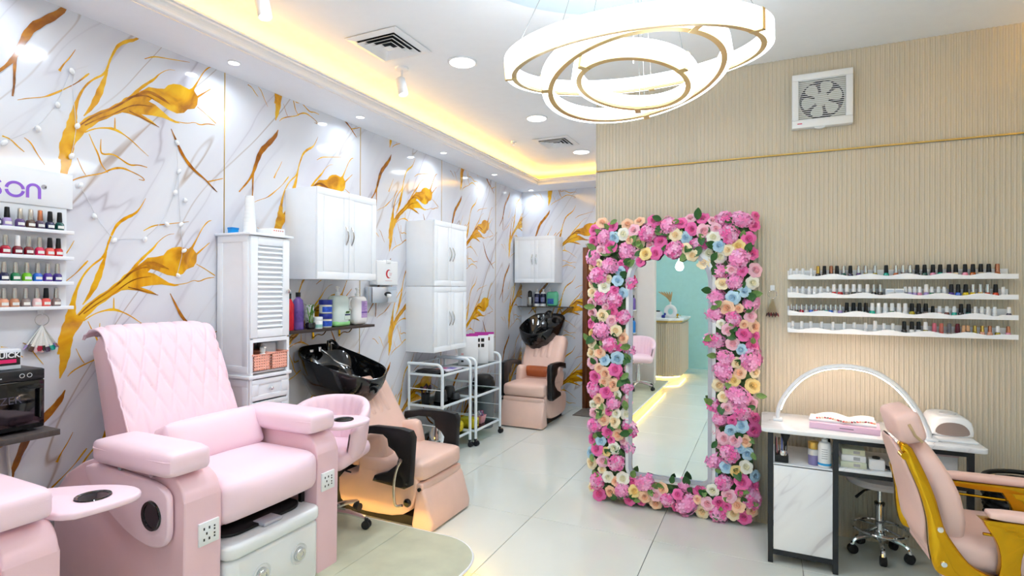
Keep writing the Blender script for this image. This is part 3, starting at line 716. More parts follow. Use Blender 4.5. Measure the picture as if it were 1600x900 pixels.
# things on top of the louvred cabinet
t = thing('cup_stack', 'tall tapered stack of white paper cups on the louvred cabinet', 'cups', (-2.85, 2.32, 1.846))
b = B()
for k in range(9):
    r = .037 - k * .0014; b.lathe([(r + .001, 0), (r + .0015, .004), (r - .001, .03), (r - .003, .034)], (-2.85, 2.32, 1.846 + k * .0235), 24)
b.lathe([(.0255, 0), (.024, .03), (0, .03)], (-2.85, 2.32, 2.05), 24)
b.obj('cups', M_whitep, t)
t = thing('tissue_box', 'low white carton with coral print beside the paper cups', 'box', (-2.79, 2.43, 1.846))
B().box(-2.86, -2.72, 2.37, 2.47, 1.846, 1.885, .002).obj('carton', M_whitep, t)
b = B()
for k in range(5): b.box(-2.7195, -2.719, 2.385 + k * .016, 2.393 + k * .016, 1.868, 1.875)
b.obj('print', M_salmon, t)
t = thing('glass_dish', 'shallow clear dish behind the low white carton', 'dish', (-2.90, 2.44, 1.846))
B().lathe([(.04, 0), (.055, .035), (.052, .035), (.036, .005), (0, .005)], (-2.90, 2.44, 1.846), 24).obj('bowl', mat('frosted_dish', (215, 225, 225), .2, var=.02), t)
t = thing('blue_carton', 'tiny bright blue carton behind the paper cup stack', 'box', (-2.93, 2.24, 1.846))
B().box(-2.96, -2.92, 2.255, 2.30, 1.846, 1.885, .002).obj('carton', mat('bright_blue', (0, 150, 225), .4), t)
B().box(-2.962, -2.918, 2.253, 2.302, 1.875, 1.887, .002).obj('lid', mat('bright_blue_lid', (10, 130, 205), .4), t)

# ---- toiletry shelf above the shampoo bowl
SH = 1.238
t = thing('wall_shelf', 'dark brown wall shelf of toiletries above the shampoo bowl', 'shelf', (-2.87, 3.0, SH))
B().box(XW + .004, -2.80, 2.50, 3.435, SH - .02, SH, .002).obj('board', M_shelfd, t)
def bracket(b, y):
    b.box(XW + .004, -2.86, y - .008, y + .008, SH - .026, SH - .02).box(XW + .004, XW + .010, y - .008, y + .008, SH - .09, SH - .02)
    b.tube(smooth_path([(XW + .01, y, SH - .08), (-2.95, y, SH - .05), (-2.90, y, SH - .06), (-2.87, y, SH - .026)]), .004, 6)
    return b
for y in (2.72, 2.98, 3.25): bracket(B(), y).obj('bracket', M_gold, t)
def bottle(name, label, cat, prof, c, mi, extra=(), group=None, seg=24):
    t = thing(name, label, cat, c, group)
    B().lathe(prof, c, seg).obj('body', mi, t)
    for nm, fn, m in extra: fn(B()).obj(nm, m, t)
    return t
def pump(c, h, s=1.0, ang=0):
    x, y, z = c; z += h
    def f(b):
        b.lathe([(.016 * s, 0), (.016 * s, .022 * s), (.006 * s, .026 * s), (.006 * s, .05 * s), (.014 * s, .052 * s), (.014 * s, .06 * s), (0, .062 * s)], (x, y, z), 16)
        b.tube([(x, y, z + .057 * s), (x + .03 * s * math.cos(ang), y + .03 * s * math.sin(ang), z + .057 * s), (x + .042 * s * math.cos(ang), y + .042 * s * math.sin(ang), z + .05 * s)], .006 * s, 8)
        return b
    return f
def wrap(c, r, z0, z1, a0, a1):
    def f(b):
        x, y, z = c
        return b.grid(lambda u, v: (x + r * math.cos(R(a0 + (a1 - a0) * u)), y + r * math.sin(R(a0 + (a1 - a0) * u)), z + z0 + (z1 - z0) * v), 10, 1)
    return f
M_red = mat('red_bottle', (200, 28, 48), .25, var=.03); M_purple = mat('purple_bottle', (118, 92, 172), .25, var=.03)
M_blue = mat('royal_blue', (32, 46, 138), .3, var=.05); M_lidw = M_whitep
M_green = mat('soap_green', (150, 214, 140), .15, var=.03); M_soap = mat('pale_soap', (222, 236, 222), .18, var=.02)
M_mint = mat('mint_label', (150, 200, 190), .4); M_lil = mat('lilac_label', (186, 156, 208), .45, var=.1, scale=40)
M_leafprint = mat('leaf_print', (70, 120, 40), .4, var=.3, scale=60); M_navy = mat('navy_print', (40, 46, 90), .4)
c = (-2.885, 2.655, SH); bottle('shampoo_bottle', 'tall red bottle at the left end of the toiletry shelf', 'bottle', [(.032, 0), (.034, .005), (.034, .17), (.02, .20), (.014, .21)], c, M_red, [('cap', lambda b, c=c: b.cyl((c[0], c[1], SH + .228), .017, .036, seg=16), M_black)])
c = (-2.885, 2.735, SH); bottle('shampoo_bottle', 'purple bottle with black cap on the toiletry shelf', 'bottle', [(.036, 0), (.038, .006), (.037, .165), (.03, .20), (.015, .215), (.015, .225)], c, M_purple, [('cap', lambda b, c=c: b.cyl((c[0], c[1], SH + .238), .017, .03, seg=16), M_black), ('label', wrap(c, .0385, .05, .13, -70, 40), mat('violet_label', (96, 70, 150), .4, var=.2, scale=50))])
# small potted bamboo
M_leaf = mat('leaf_green', (88, 150, 40), .4, var=.25, scale=30); M_leafd = mat('deep_leaf_green', (48, 98, 44), .45, var=.25, scale=20)
t = thing('potted_plant', 'small leafy plant in a black pot on the toiletry shelf', 'plant', (-2.836, 2.80, SH))
B().lathe([(.022, 0), (.032, .01), (.034, .035), (.03, .045), (.027, .045), (.025, .035), (0, .035)], (-2.836, 2.80, SH), 20).obj('pot', M_black, t)
b = B(); random.seed(3)
for k in range(5): b.tube([(-2.836 + .01 * math.cos(k), 2.80 + .01 * math.sin(k * 1.3), SH + .03), (-2.836 + .02 * math.cos(k * 2), 2.80 + .025 * math.sin(k * 2), SH + .13 + .01 * k)], .003, 6)
b.obj('stem', M_leaf, t)
b = B()
for k in range(34):
    a = random.uniform(0, 6.28); zz = SH + random.uniform(.05, .17); l = random.uniform(.026, .046); rr = random.uniform(.004, .02)
    p = Vector((-2.836 + rr * math.cos(a), 2.80 + rr * math.sin(a), zz)); d = Vector((math.cos(a), math.sin(a), random.uniform(-.1, .9))).normalized(); s_ = d.cross(Vector((0, 0, 1))).normalized() * .007
    b.face([p, p + d * l * .5 + s_, p + d * l, p + d * l * .5 - s_])
b.obj('leaf', [M_leaf], t, smooth=False, kind='stuff')
c = (-2.905, 2.86, SH); bottle('jar', 'plain white jar behind the small plant', 'jar', [(.030, 0), (.032, .004), (.032, .12), (.028, .125), (.028, .15), (0, .152)], c, M_whitep, [('lid', lambda b, c=c: b.cyl((c[0], c[1], SH + .15), .03, .03, seg=20), M_lidw)])
c = (-2.83, 2.862, SH); bottle('jar', 'short white jar with mint label beside the small plant', 'jar', [(.029, 0), (.031, .004), (.031, .055), (.028, .06)], c, M_whitep, [('lid', lambda b, c=c: b.cyl((c[0], c[1], SH + .07), .032, .024, seg=24, bev=.003), M_lidw), ('label', wrap(c, .0315, .008, .03, -80, 60), M_mint)])
for z, lab in ((0, 'squat jelly jar with blue lid, lower of the two stacked'), (.101, 'squat jelly jar with blue lid, upper of the two stacked')):
    c = (-2.85, 2.955, SH + z)
    bottle('jelly_jar', lab, 'jar', [(.038, 0), (.044, .006), (.045, .05), (.041, .062), (.041, .066)], c, mat('jelly_glass', (226, 226, 214), .15, var=.03),
           [('lid', lambda b, c=c: b.lathe([(.046, .064), (.047, .067), (.047, .094), (.044, .099), (0, .099)], c, 28), M_blue), ('label', wrap(c, .0458, .012, .05, -75, 50), mat('blue_label', (40, 84, 190), .4, var=.3, scale=50))])
# big translucent soap jug and lotion jug
c = (-2.88, 3.115, SH)
t = thing('soap_jug', 'large clear pump jug with a little green soap', 'bottle', c)
B().cushion((c[0], c[1], SH + .115), (.10, .16, .23), .035, (.05, .05, 0), 8).obj('body', mat('clear_jug', (214, 228, 222), .1, var=.02, coat=.3), t)
B().cushion((c[0] + .001, c[1], SH + .022), (.101, .161, .044), .018, (0, .05, 0), 7).obj('soap', M_green, t)
pump((c[0], c[1] - .01, SH), .228, 1.1, -1.0)(B()).obj('pump', M_whitep, t)
B().box(c[0] + .0525, c[0] + .054, c[1] + .01, c[1] + .07, SH + .05, SH + .115, .002).obj('label', M_soap, t)
B().box(c[0] + .054, c[0] + .0545, c[1] + .012, c[1] + .068, SH + .08, SH + .092).obj('label_band', M_navy, t)
b = B()
for k in range(6): b.cyl((c[0] + .0546, c[1] + .025 + .006 * k, SH + .102 + .004 * (k % 2)), .007, .001, 'x', 10)
b.obj('label_leaves', M_leafprint, t)
B().tube(smooth_path([(c[0], c[1] + .06, SH + .2), (c[0], c[1] + .095, SH + .205), (c[0], c[1] + .098, SH + .14), (c[0], c[1] + .075, SH + .12)]), .010, 8).obj('handle', mat('clear_jug2', (226, 236, 232), .15, var=.02), t)
c = (-2.88, 3.32, SH)
t = thing('lotion_jug', 'large white pump jug with lilac label', 'bottle', c)
B().cushion((c[0], c[1], SH + .11), (.10, .14, .22), .03, (.05, .05, 0), 8).obj('body', mat('milky_plastic', (240, 238, 238), .25, var=.01), t)
pump((c[0], c[1], SH), .218, 1.1, -1.0)(B()).obj('pump', M_whitep, t)
B().box(c[0] + .0525, c[0] + .0535, c[1] - .01, c[1] + .055, SH + .055, SH + .185, .001).obj('label', M_lil, t)
b = B()
for k in range(7): b.box(c[0] + .0536, c[0] + .054, c[1] - .002, c[1] + .03 + .016 * (k % 2), SH + .115 + k * .009, SH + .118 + k * .009)
b.box(c[0] + .0536, c[0] + .054, c[1] - .01, c[1] + .055, SH + .092, SH + .102)
b.obj('label_print', mat('violet_print', (110, 70, 160), .5), t)
B().tube(smooth_path([(c[0], c[1] - .05, SH + .2), (c[0], c[1] - .09, SH + .2), (c[0], c[1] - .09, SH + .14), (c[0], c[1] - .065, SH + .12)]), .010, 8).obj('handle', mat('milky_plastic2', (240, 238, 238), .25, var=.01), t)
# first aid box and tissue dispenser
t = thing('first_aid_box', 'white first aid box with a red crescent on the marble wall', 'first aid', (-2.96, 3.735, 1.545))
B().box(XW + .004, -2.915, 3.60, 3.885, 1.548, 1.755, .008, 3).obj('box', M_whitep, t)
B().box(-2.917, -2.910, 3.72, 3.78, 1.735, 1.765, .003).box(XW + .02, -2.93, 3.70, 3.80, 1.754, 1.764, .003).obj('latch', M_whitep, t)
b = B(); cy, cz = 3.755, 1.645
pl = arc(cy, cz, .038, 60, 300, 20) + arc(cy + .013, cz, .031, 295, 65, 20)
b.prism([(p[0], p[1]) for p in pl], 'x', -2.9155, -2.9145).obj('crescent', mat('crescent_red', (190, 22, 34), .4), t)
b = B()
for k in range(3): b.box(-2.9155, -2.9147, 3.765, 3.80 - .004 * k, 1.65 - k * .009, 1.653 - k * .009)
b.box(-2.9155, -2.9147, 3.71, 3.80, 1.585, 1.588).obj('print', mat('faint_red_print', (214, 140, 144), .5), t)
t = thing('tissue_dispenser', 'mirror-finish wall tissue dispenser under the first aid box', 'dispenser', (-2.96, 3.705, 1.395))
B().box(XW + .004, -2.915, 3.545, 3.87, 1.40, 1.535, .006, 2).obj('case', mat('mirror_case', (215, 222, 230), .06, metal=1, var=.02), t)
B().prism([(3.745 + p[0], 1.473 + p[1]) for p in arc(0, 0, .045, 0, 360, 28, .020)], 'x', -2.9155, -2.913).obj('slot', M_blackm, t)
B().cushion((-2.908, 3.752, 1.46), (.02, .05, .03), .008, (.3, 0, 0), 5).obj('tissue', M_whitep, t)
# ---- polish rack with sign at the far left
rk = thing('polish_rack', 'white wall rack of nail polish with purple lettered sign board', 'rack', (-2.95, 1.1, 1.43))
M_rack = mat('rack_white', (238, 240, 244), .35, var=.01)
B().box(XW + .003, XW + .012, .62, 1.43, 1.42, 1.90).obj('back_board', M_rack, rk)
B().box(XW + .003, XW + .018, .60, 1.452, 1.888, 2.052, .002).obj('sign_board', M_rack, rk)
RZ = (1.781, 1.661, 1.545, 1.432)
for z in RZ: B().box(XW + .012, -2.935, .61, 1.437, z - .016, z, .002).obj('ledge', M_rack, rk)
M_sign = mat('sign_purple', (146, 96, 214), .4, var=.05)
sx0, sx1 = XW + .018, XW + .0195
def stroke2d(P, w):
    L, Q = [], []
    P = [Vector(p) for p in P]
    for i in range(len(P)):
        d = (P[min(i + 1, len(P) - 1)] - P[max(i - 1, 0)]).normalized(); n = Vector((-d.y, d.x)) * w / 2
        L.append(tuple(P[i] + n)); Q.append(tuple(P[i] - n))
    return L + Q[::-1]
def letter(paths):
    b = B()
    for P in paths: b.prism(stroke2d(P, .0115), 'x', sx0, sx1)
    return b
cy, cz = 1.232, 1.948
letter([arc(cy, cz, .030, 8, 172, 16), arc(cy, cz, .030, 188, 352, 16)]).obj('letter_o', M_sign, rk)
letter([[(1.277, 1.918), (1.277, 1.952)] + arc(1.299, 1.957, .022, 168, 12, 10) + [(1.321, 1.952), (1.321, 1.918)]]).obj('letter_n', M_sign, rk)
letter([arc(1.166, 1.963, .016, 20, 270, 10) + arc(1.166, 1.932, .0155, 90, -160, 10)]).obj('letter_s', M_sign, rk)
letter([arc(1.338, 1.975, .005, 0, 350, 12)]).obj('registered_mark', mat('grey_print', (170, 170, 180), .5), rk)

# ---- nail polish bottles: one mesh per varnish / cap kind
CAPC = {'black': ((18, 18, 20), .3, 0), 'silver': ((206, 204, 200), .18, 1), 'copper': ((196, 130, 100), .2, 1), 'white': ((242, 242, 242), .3, 0), 'gold': ((206, 172, 90), .2, 1),
        'pink': ((214, 110, 130), .3, 0), 'coral': ((196, 110, 96), .3, 0), 'grey': ((110, 108, 116), .3, 0), 'maroon': ((96, 28, 44), .3, 0), 'tan': ((212, 168, 128), .3, 0)}
VARN = {'clear': (232, 234, 236), 'lilac': (168, 148, 206), 'purple': (84, 58, 118), 'brown': (88, 62, 52), 'plum': (76, 58, 84), 'navy': (30, 34, 74), 'dark green': (26, 84, 76), 'crimson': (176, 20, 56),
        'dark red': (122, 14, 34), 'pink red': (222, 40, 92), 'coral': (232, 92, 88), 'red': (200, 26, 40), 'green': (20, 122, 76), 'lime': (110, 190, 30), 'blue': (20, 100, 214), 'violet': (78, 44, 150), 'indigo': (60, 40, 130),
        'tan': (198, 140, 108), 'peach': (232, 166, 136), 'grey': (138, 124, 122), 'pale pink': (240, 200, 200), 'olive': (164, 150, 22), 'teal': (24, 176, 156), 'pink': (236, 150, 180), 'cream': (236, 220, 196), 'amber': (178, 88, 20),
        'black': (24, 22, 26), 'yellow': (228, 200, 20), 'orange red': (214, 66, 24), 'maroon': (84, 20, 36), 'white': (240, 240, 240)}
M_tag = mat('paper_tag', (236, 236, 232), .6)
PB = {}
def polish_meshes(varn, cap, size, tagged):
    k = (varn, cap, size, tagged)
    if k in PB: return PB[k]
    w, h, ch_, cr_ = {'big': (.0180, .037, .046, .0100), 'mid': (.0150, .032, .046, .0112), 'small': (.0128, .030, .034, .0096), 'stick': (.0110, .022, .050, .0110)}[size]
    vm = mat('varnish_' + varn.replace(' ', '_'), VARN[varn], .12, var=.03, coat=.6)
    cc = CAPC[cap]; cm = mat('cap_' + cap, cc[0], cc[1], metal=cc[2], var=.02)
    dummy = []
    b = B().lathe([(w * .86, 0), (w * .98, .002), (w, h * .4), (w * .97, h * .72), (w * .78, h * .9), (cr_ * .9, h), (0, h)], seg=14); o1 = b.obj('t', vm); dummy.append(o1)
    b = B().lathe([(cr_, h * .98), (cr_ * 1.05, h + .004), (cr_ * .85, h + ch_ * .96), (cr_ * .6, h + ch_), (0, h + ch_)], seg=12); o2 = b.obj('t', cm); dummy.append(o2)
    o3 = None
    if tagged:
        b = B().grid(lambda u, v: (w * 1.02 * math.cos(R(-40 + 80 * u)), w * 1.02 * math.sin(R(-40 + 80 * u)), h * .2 + h * .34 * v), 6, 1); o3 = b.obj('t', M_tag); dummy.append(o3)
    me = [o.data for o in dummy]
    for o in dummy: bpy.data.objects.remove(o)
    PB[k] = me
    return me
def polish(x, y, z, varn, cap, size, label, group, face=0, tagged=False):
    t = thing('nail_polish_bottle', label, 'nail polish', (x, y, z), group); t.rotation_euler = (0, 0, face)
    me = polish_meshes(varn, cap, size, tagged)
    link_part(me[0], 'bottle', t); link_part(me[1], 'cap', t)
    if tagged: link_part(me[2], 'paper_tag', t)
rows = [[('dark green', 'black', 1.387), ('navy', 'black', 1.350), ('plum', 'copper', 1.313), ('brown', 'silver', 1.278), ('purple', 'silver', 1.240), ('lilac', 'black', 1.195), ('navy', 'black', 1.158)],
        [('red', 'black', 1.383), ('coral', 'black', 1.350), ('pink red', 'silver', 1.312), ('dark red', 'silver', 1.272), ('dark red', 'white', 1.232), ('crimson', 'silver', 1.190), ('crimson', 'silver', 1.150)],
        [('indigo', 'silver', 1.380), ('violet', 'silver', 1.343), ('blue', 'silver', 1.305), ('lime', 'silver', 1.266), ('green', 'silver', 1.226), ('navy', 'silver', 1.186), ('blue', 'silver', 1.148)],
        [('grey', 'silver', 1.376), ('coral', 'black', 1.337), ('pale pink', 'silver', 1.303), ('grey', 'silver', 1.262), ('tan', 'silver', 1.223), ('peach', 'silver', 1.186), ('tan', 'silver', 1.147)]]
for r_, row in enumerate(rows):
    for i, (v, c, y) in enumerate(row):
        polish(-2.957, y, RZ[r_], v, c, 'big', f'{v} polish, {c} cap, {ORD[i]} from right on the {["top", "second", "third", "bottom"][r_]} signed rack ledge', 'polish bottles on the signed rack', 0.0, True)

# ---- swatch rings
M_clearp = mat('clear_tip_plastic', (238, 236, 230), .2, var=.02); M_pale = mat('cream_tip', (226, 210, 176), .3, var=.04)
def swatch(name, label, hook, axis, cols, n, L, spread, tipm):
    t = thing(name, label, 'swatch ring', hook)
    x, y, z = hook
    o = Vector((0.012, 0, 0)) if axis == 'x' else Vector((0, -.012, 0))
    side = Vector((0, 1, 0)) if axis == 'x' else Vector((1, 0, 0))
    H = Vector(hook)
    B().cushion(H + o * .4, (.008, .026, .034) if axis == 'x' else (.026, .008, .034), .003, (0, 0, 0), 4).tube([H + o * .6 + Vector((0, 0, -.006)), H + o * 1.4 + Vector((0, 0, -.018)), H + o * 1.8 + Vector((0, 0, -.008))], .0025, 6).obj('hook', M_whitep, t)
    rc = H + o * 1.3 + Vector((0, 0, -.042))
    B().tube([rc + (side * math.cos(a) + Vector((0, 0, 1)) * math.sin(a)) * .026 for a in [k * math.pi / 12 for k in range(24)]], .0014, 6, closed=True).obj('ring', M_chrome, t)
    for k in range(n):
        a = R(-spread + 2 * spread * k / (n - 1))
        d = side * math.sin(a) - Vector((0, 0, 1)) * math.cos(a)
        p0 = rc - Vector((0, 0, .024)) + o * (.3 * (k % 3) - .2)
        p1 = p0 + d * L * (1 - .06 * (k % 2))
        q = B().tube([p0, p0 + d * .3 * L, p1 - d * .022], [.002, .0035, .0055], 6, flat=(1.4, .5)).obj('stick', tipm, t)
        cm = mat('tip_' + cols[k % len(cols)].replace(' ', '_'), VARN[cols[k % len(cols)]], .15, var=.03, coat=.4)
        B().tube([p1 - d * .024, p1 - d * .010, p1], [.0062, .0075, .005], 6, flat=(1.4, .5)).obj('nail_tip', cm, q)
    return t
swatch('swatch_ring', 'fan of colour sample sticks on a ring below the polish rack', (XW + .004, 1.333, 1.412), 'x', ['lilac', 'grey', 'brown', 'dark red', 'pale pink', 'crimson', 'pale pink', 'black', 'plum', 'blue', 'teal', 'lilac', 'peach'], 13, .125, 32, M_clearp)
swatch('swatch_ring', 'bunch of cream sample sticks with maroon tips beside the flower mirror', (.043, YA - .004, 1.535), 'y', ['maroon', 'dark red', 'plum', 'crimson', 'maroon'], 9, .125, 17, M_pale)
# ---- towel warmer on its shelf
t = thing('wall_shelf', 'dark shelf holding the black glass towel warmer', 'shelf', (-2.86, .95, .92))
B().box(XW + .004, -2.70, .81, 1.275, .895, .92, .002).obj('board', mat('grey_walnut', (84, 76, 74), .45, var=.12, scale=6, stretch=(1, 10, 1)), t)
for y in (.9, 1.13):
    B().box(XW + .004, -2.76, y - .01, y + .01, .888, .895).tube(smooth_path([(XW + .01, y, .80), (-2.95, y, .85), (-2.88, y, .845), (-2.78, y, .888)]), .005, 6).obj('bracket', M_gold, t)
t = thing('towel_warmer', 'black glass-door towel warmer cabinet on the dark shelf', 'appliance', (-2.86, 1.0, .92))
B().box(XW + .02, -2.765, .82, 1.245, .93, 1.178, .006).obj('body', mat('charcoal_steel', (44, 46, 52), .3, var=.05), t)
B().box(-2.766, -2.752, .825, 1.242, .935, 1.132, .004).obj('door', mat('smoked_glass', (10, 9, 13), .05, var=.02, coat=.8), t)
B().box(-2.766, -2.753, .825, 1.242, 1.134, 1.176, .003).obj('control_panel', M_blackm, t)
for y in (1.165, 1.19): B().tube([(-2.7525, y + .008 * math.cos(a), 1.155 + .008 * math.sin(a)) for a in [k * math.pi / 8 for k in range(16)]], .0012, 5, closed=True).obj('control_ring', mat('pale_grey_print', (200, 202, 206), .4), t)
b = B().box(-2.7528, -2.7522, 1.06, 1.10, 1.149, 1.153)
M_greyp = mat('pale_grey_print', (200, 202, 206), .4)
b.obj('control_marks', M_greyp, t)
B().box(-2.752, -2.738, 1.218, 1.232, .975, 1.098, .004).obj('handle', M_black, t)
def text_obj(txt, size, loc, rot, m, parent, name='lettering', ext=.0004, bold=0.0):
    cu = bpy.data.curves.new(name, 'FONT'); cu.body = txt; cu.size = size; cu.extrude = ext; cu.align_x = 'CENTER'; cu.align_y = 'CENTER'; cu.offset = bold
    o = bpy.data.objects.new('tmp', cu); COL.objects.link(o)
    dg = bpy.context.evaluated_depsgraph_get(); me = bpy.data.meshes.new_from_object(o.evaluated_get(dg)); bpy.data.objects.remove(o)
    me.materials.clear(); me.materials.append(m)
    o = bpy.data.objects.new(name, me); COL.objects.link(o); o.parent = parent
    o.matrix_local = Matrix.Translation(Vector(loc) - ORG[parent.name]) @ rot
    return o
RX = Matrix(((0, 0, 1, 0), (1, 0, 0, 0), (0, 1, 0, 0), (0, 0, 0, 1)))     # text reads along +y, faces +x
RYm = Matrix(((1, 0, 0, 0), (0, 0, -1, 0), (0, 1, 0, 0), (0, 0, 0, 1)))   # text reads along +x, faces -y
text_obj('ZER', .042, (-2.7518, 1.128, 1.058), RX, mat('smoked_print', (74, 70, 84), .4), t, 'lettering')
t = thing('accessory_box', 'white carton with black and pink label on the towel warmer', 'box', (-2.85, 1.10, 1.18))
B().box(-2.93, -2.80, 1.0, 1.182, 1.18, 1.262, .003).obj('carton', mat('clear_carton', (226, 230, 236), .2, var=.02), t)
B().box(-2.80, -2.7985, 1.0, 1.178, 1.198, 1.25).obj('label', M_blackm, t)
text_obj('QUICK', .03, (-2.798, 1.13, 1.238), RX, M_whitep, t, 'lettering', bold=.0008)
b = B().box(-2.7982, -2.7978, 1.08, 1.165, 1.207, 1.222); b.obj('pink_band', mat('hot_pink_print', (230, 40, 110), .4), t)
t = thing('power_cord', 'white cord hanging down the marble below the towel warmer', 'cord', (-2.985, 1.21, .5))
B().tube(smooth_path([(-2.985, 1.215, .90), (-2.985, 1.215, .78), (-2.98, 1.225, .68), (-2.985, 1.205, .58), (-2.985, 1.20, .3), (-2.985, 1.20, .121)]), .006, 6).obj('cord', M_whitep, t)
# ---- fairy lights on the marble
t = thing('fairy_light_string', 'string of tiny white teardrop fairy lights looping over the marble', 'fairy lights', (-2.985, 1.7, 2.1))
runs = [[(1.52, 2.60), (1.445, 2.547), (1.471, 2.293), (1.46, 2.20), (1.448, 2.144)], [(1.445, 2.547), (1.39, 2.369), (1.315, 2.238), (1.197, 2.145)],
        [(1.486, 2.011), (1.52, 1.95), (1.56, 1.86), (1.637, 1.759), (1.70, 1.775), (1.787, 1.778)], [(1.957, 2.35), (1.969, 2.175), (1.982, 1.878), (2.002, 1.731), (1.965, 1.589)],
        [(1.969, 2.175), (1.948, 2.053), (1.90, 1.90), (1.787, 1.778)]]
bulbs = [(1.445, 2.547), (1.39, 2.369), (1.315, 2.238), (1.471, 2.293), (1.197, 2.145), (1.448, 2.144), (1.544, 1.87), (1.637, 1.759), (1.486, 2.011), (1.787, 1.778), (1.948, 2.053), (1.969, 2.175), (2.004, 2.018), (1.982, 1.878), (2.002, 1.731), (1.965, 1.589), (1.954, 2.333), (1.90, 1.87)]
for P in runs: B().tube(smooth_path([(XW + .006, y, z) for y, z in P], 1), .0012, 5).obj('wire', mat('clear_wire', (214, 214, 218), .3), t)
bm_ = None
for y, z in bulbs:
    if bm_ is None:
        o = B().lathe([(.004, .012), (.008, .008), (.0115, -.002), (.009, -.012), (.003, -.018), (0, -.019)], seg=10).obj('bulb', mat('bulb_white', (250, 250, 250), .25, var=0), t, org=Vector((0, 0, 0))); bm_ = o.data
    else: o = link_part(bm_, 'bulb', t)
    o.location = Vector((XW + .016, y, z)) - Vector((-2.985, 1.7, 2.1)); o.rotation_euler = (random.uniform(-.8, .8), .3, 0)
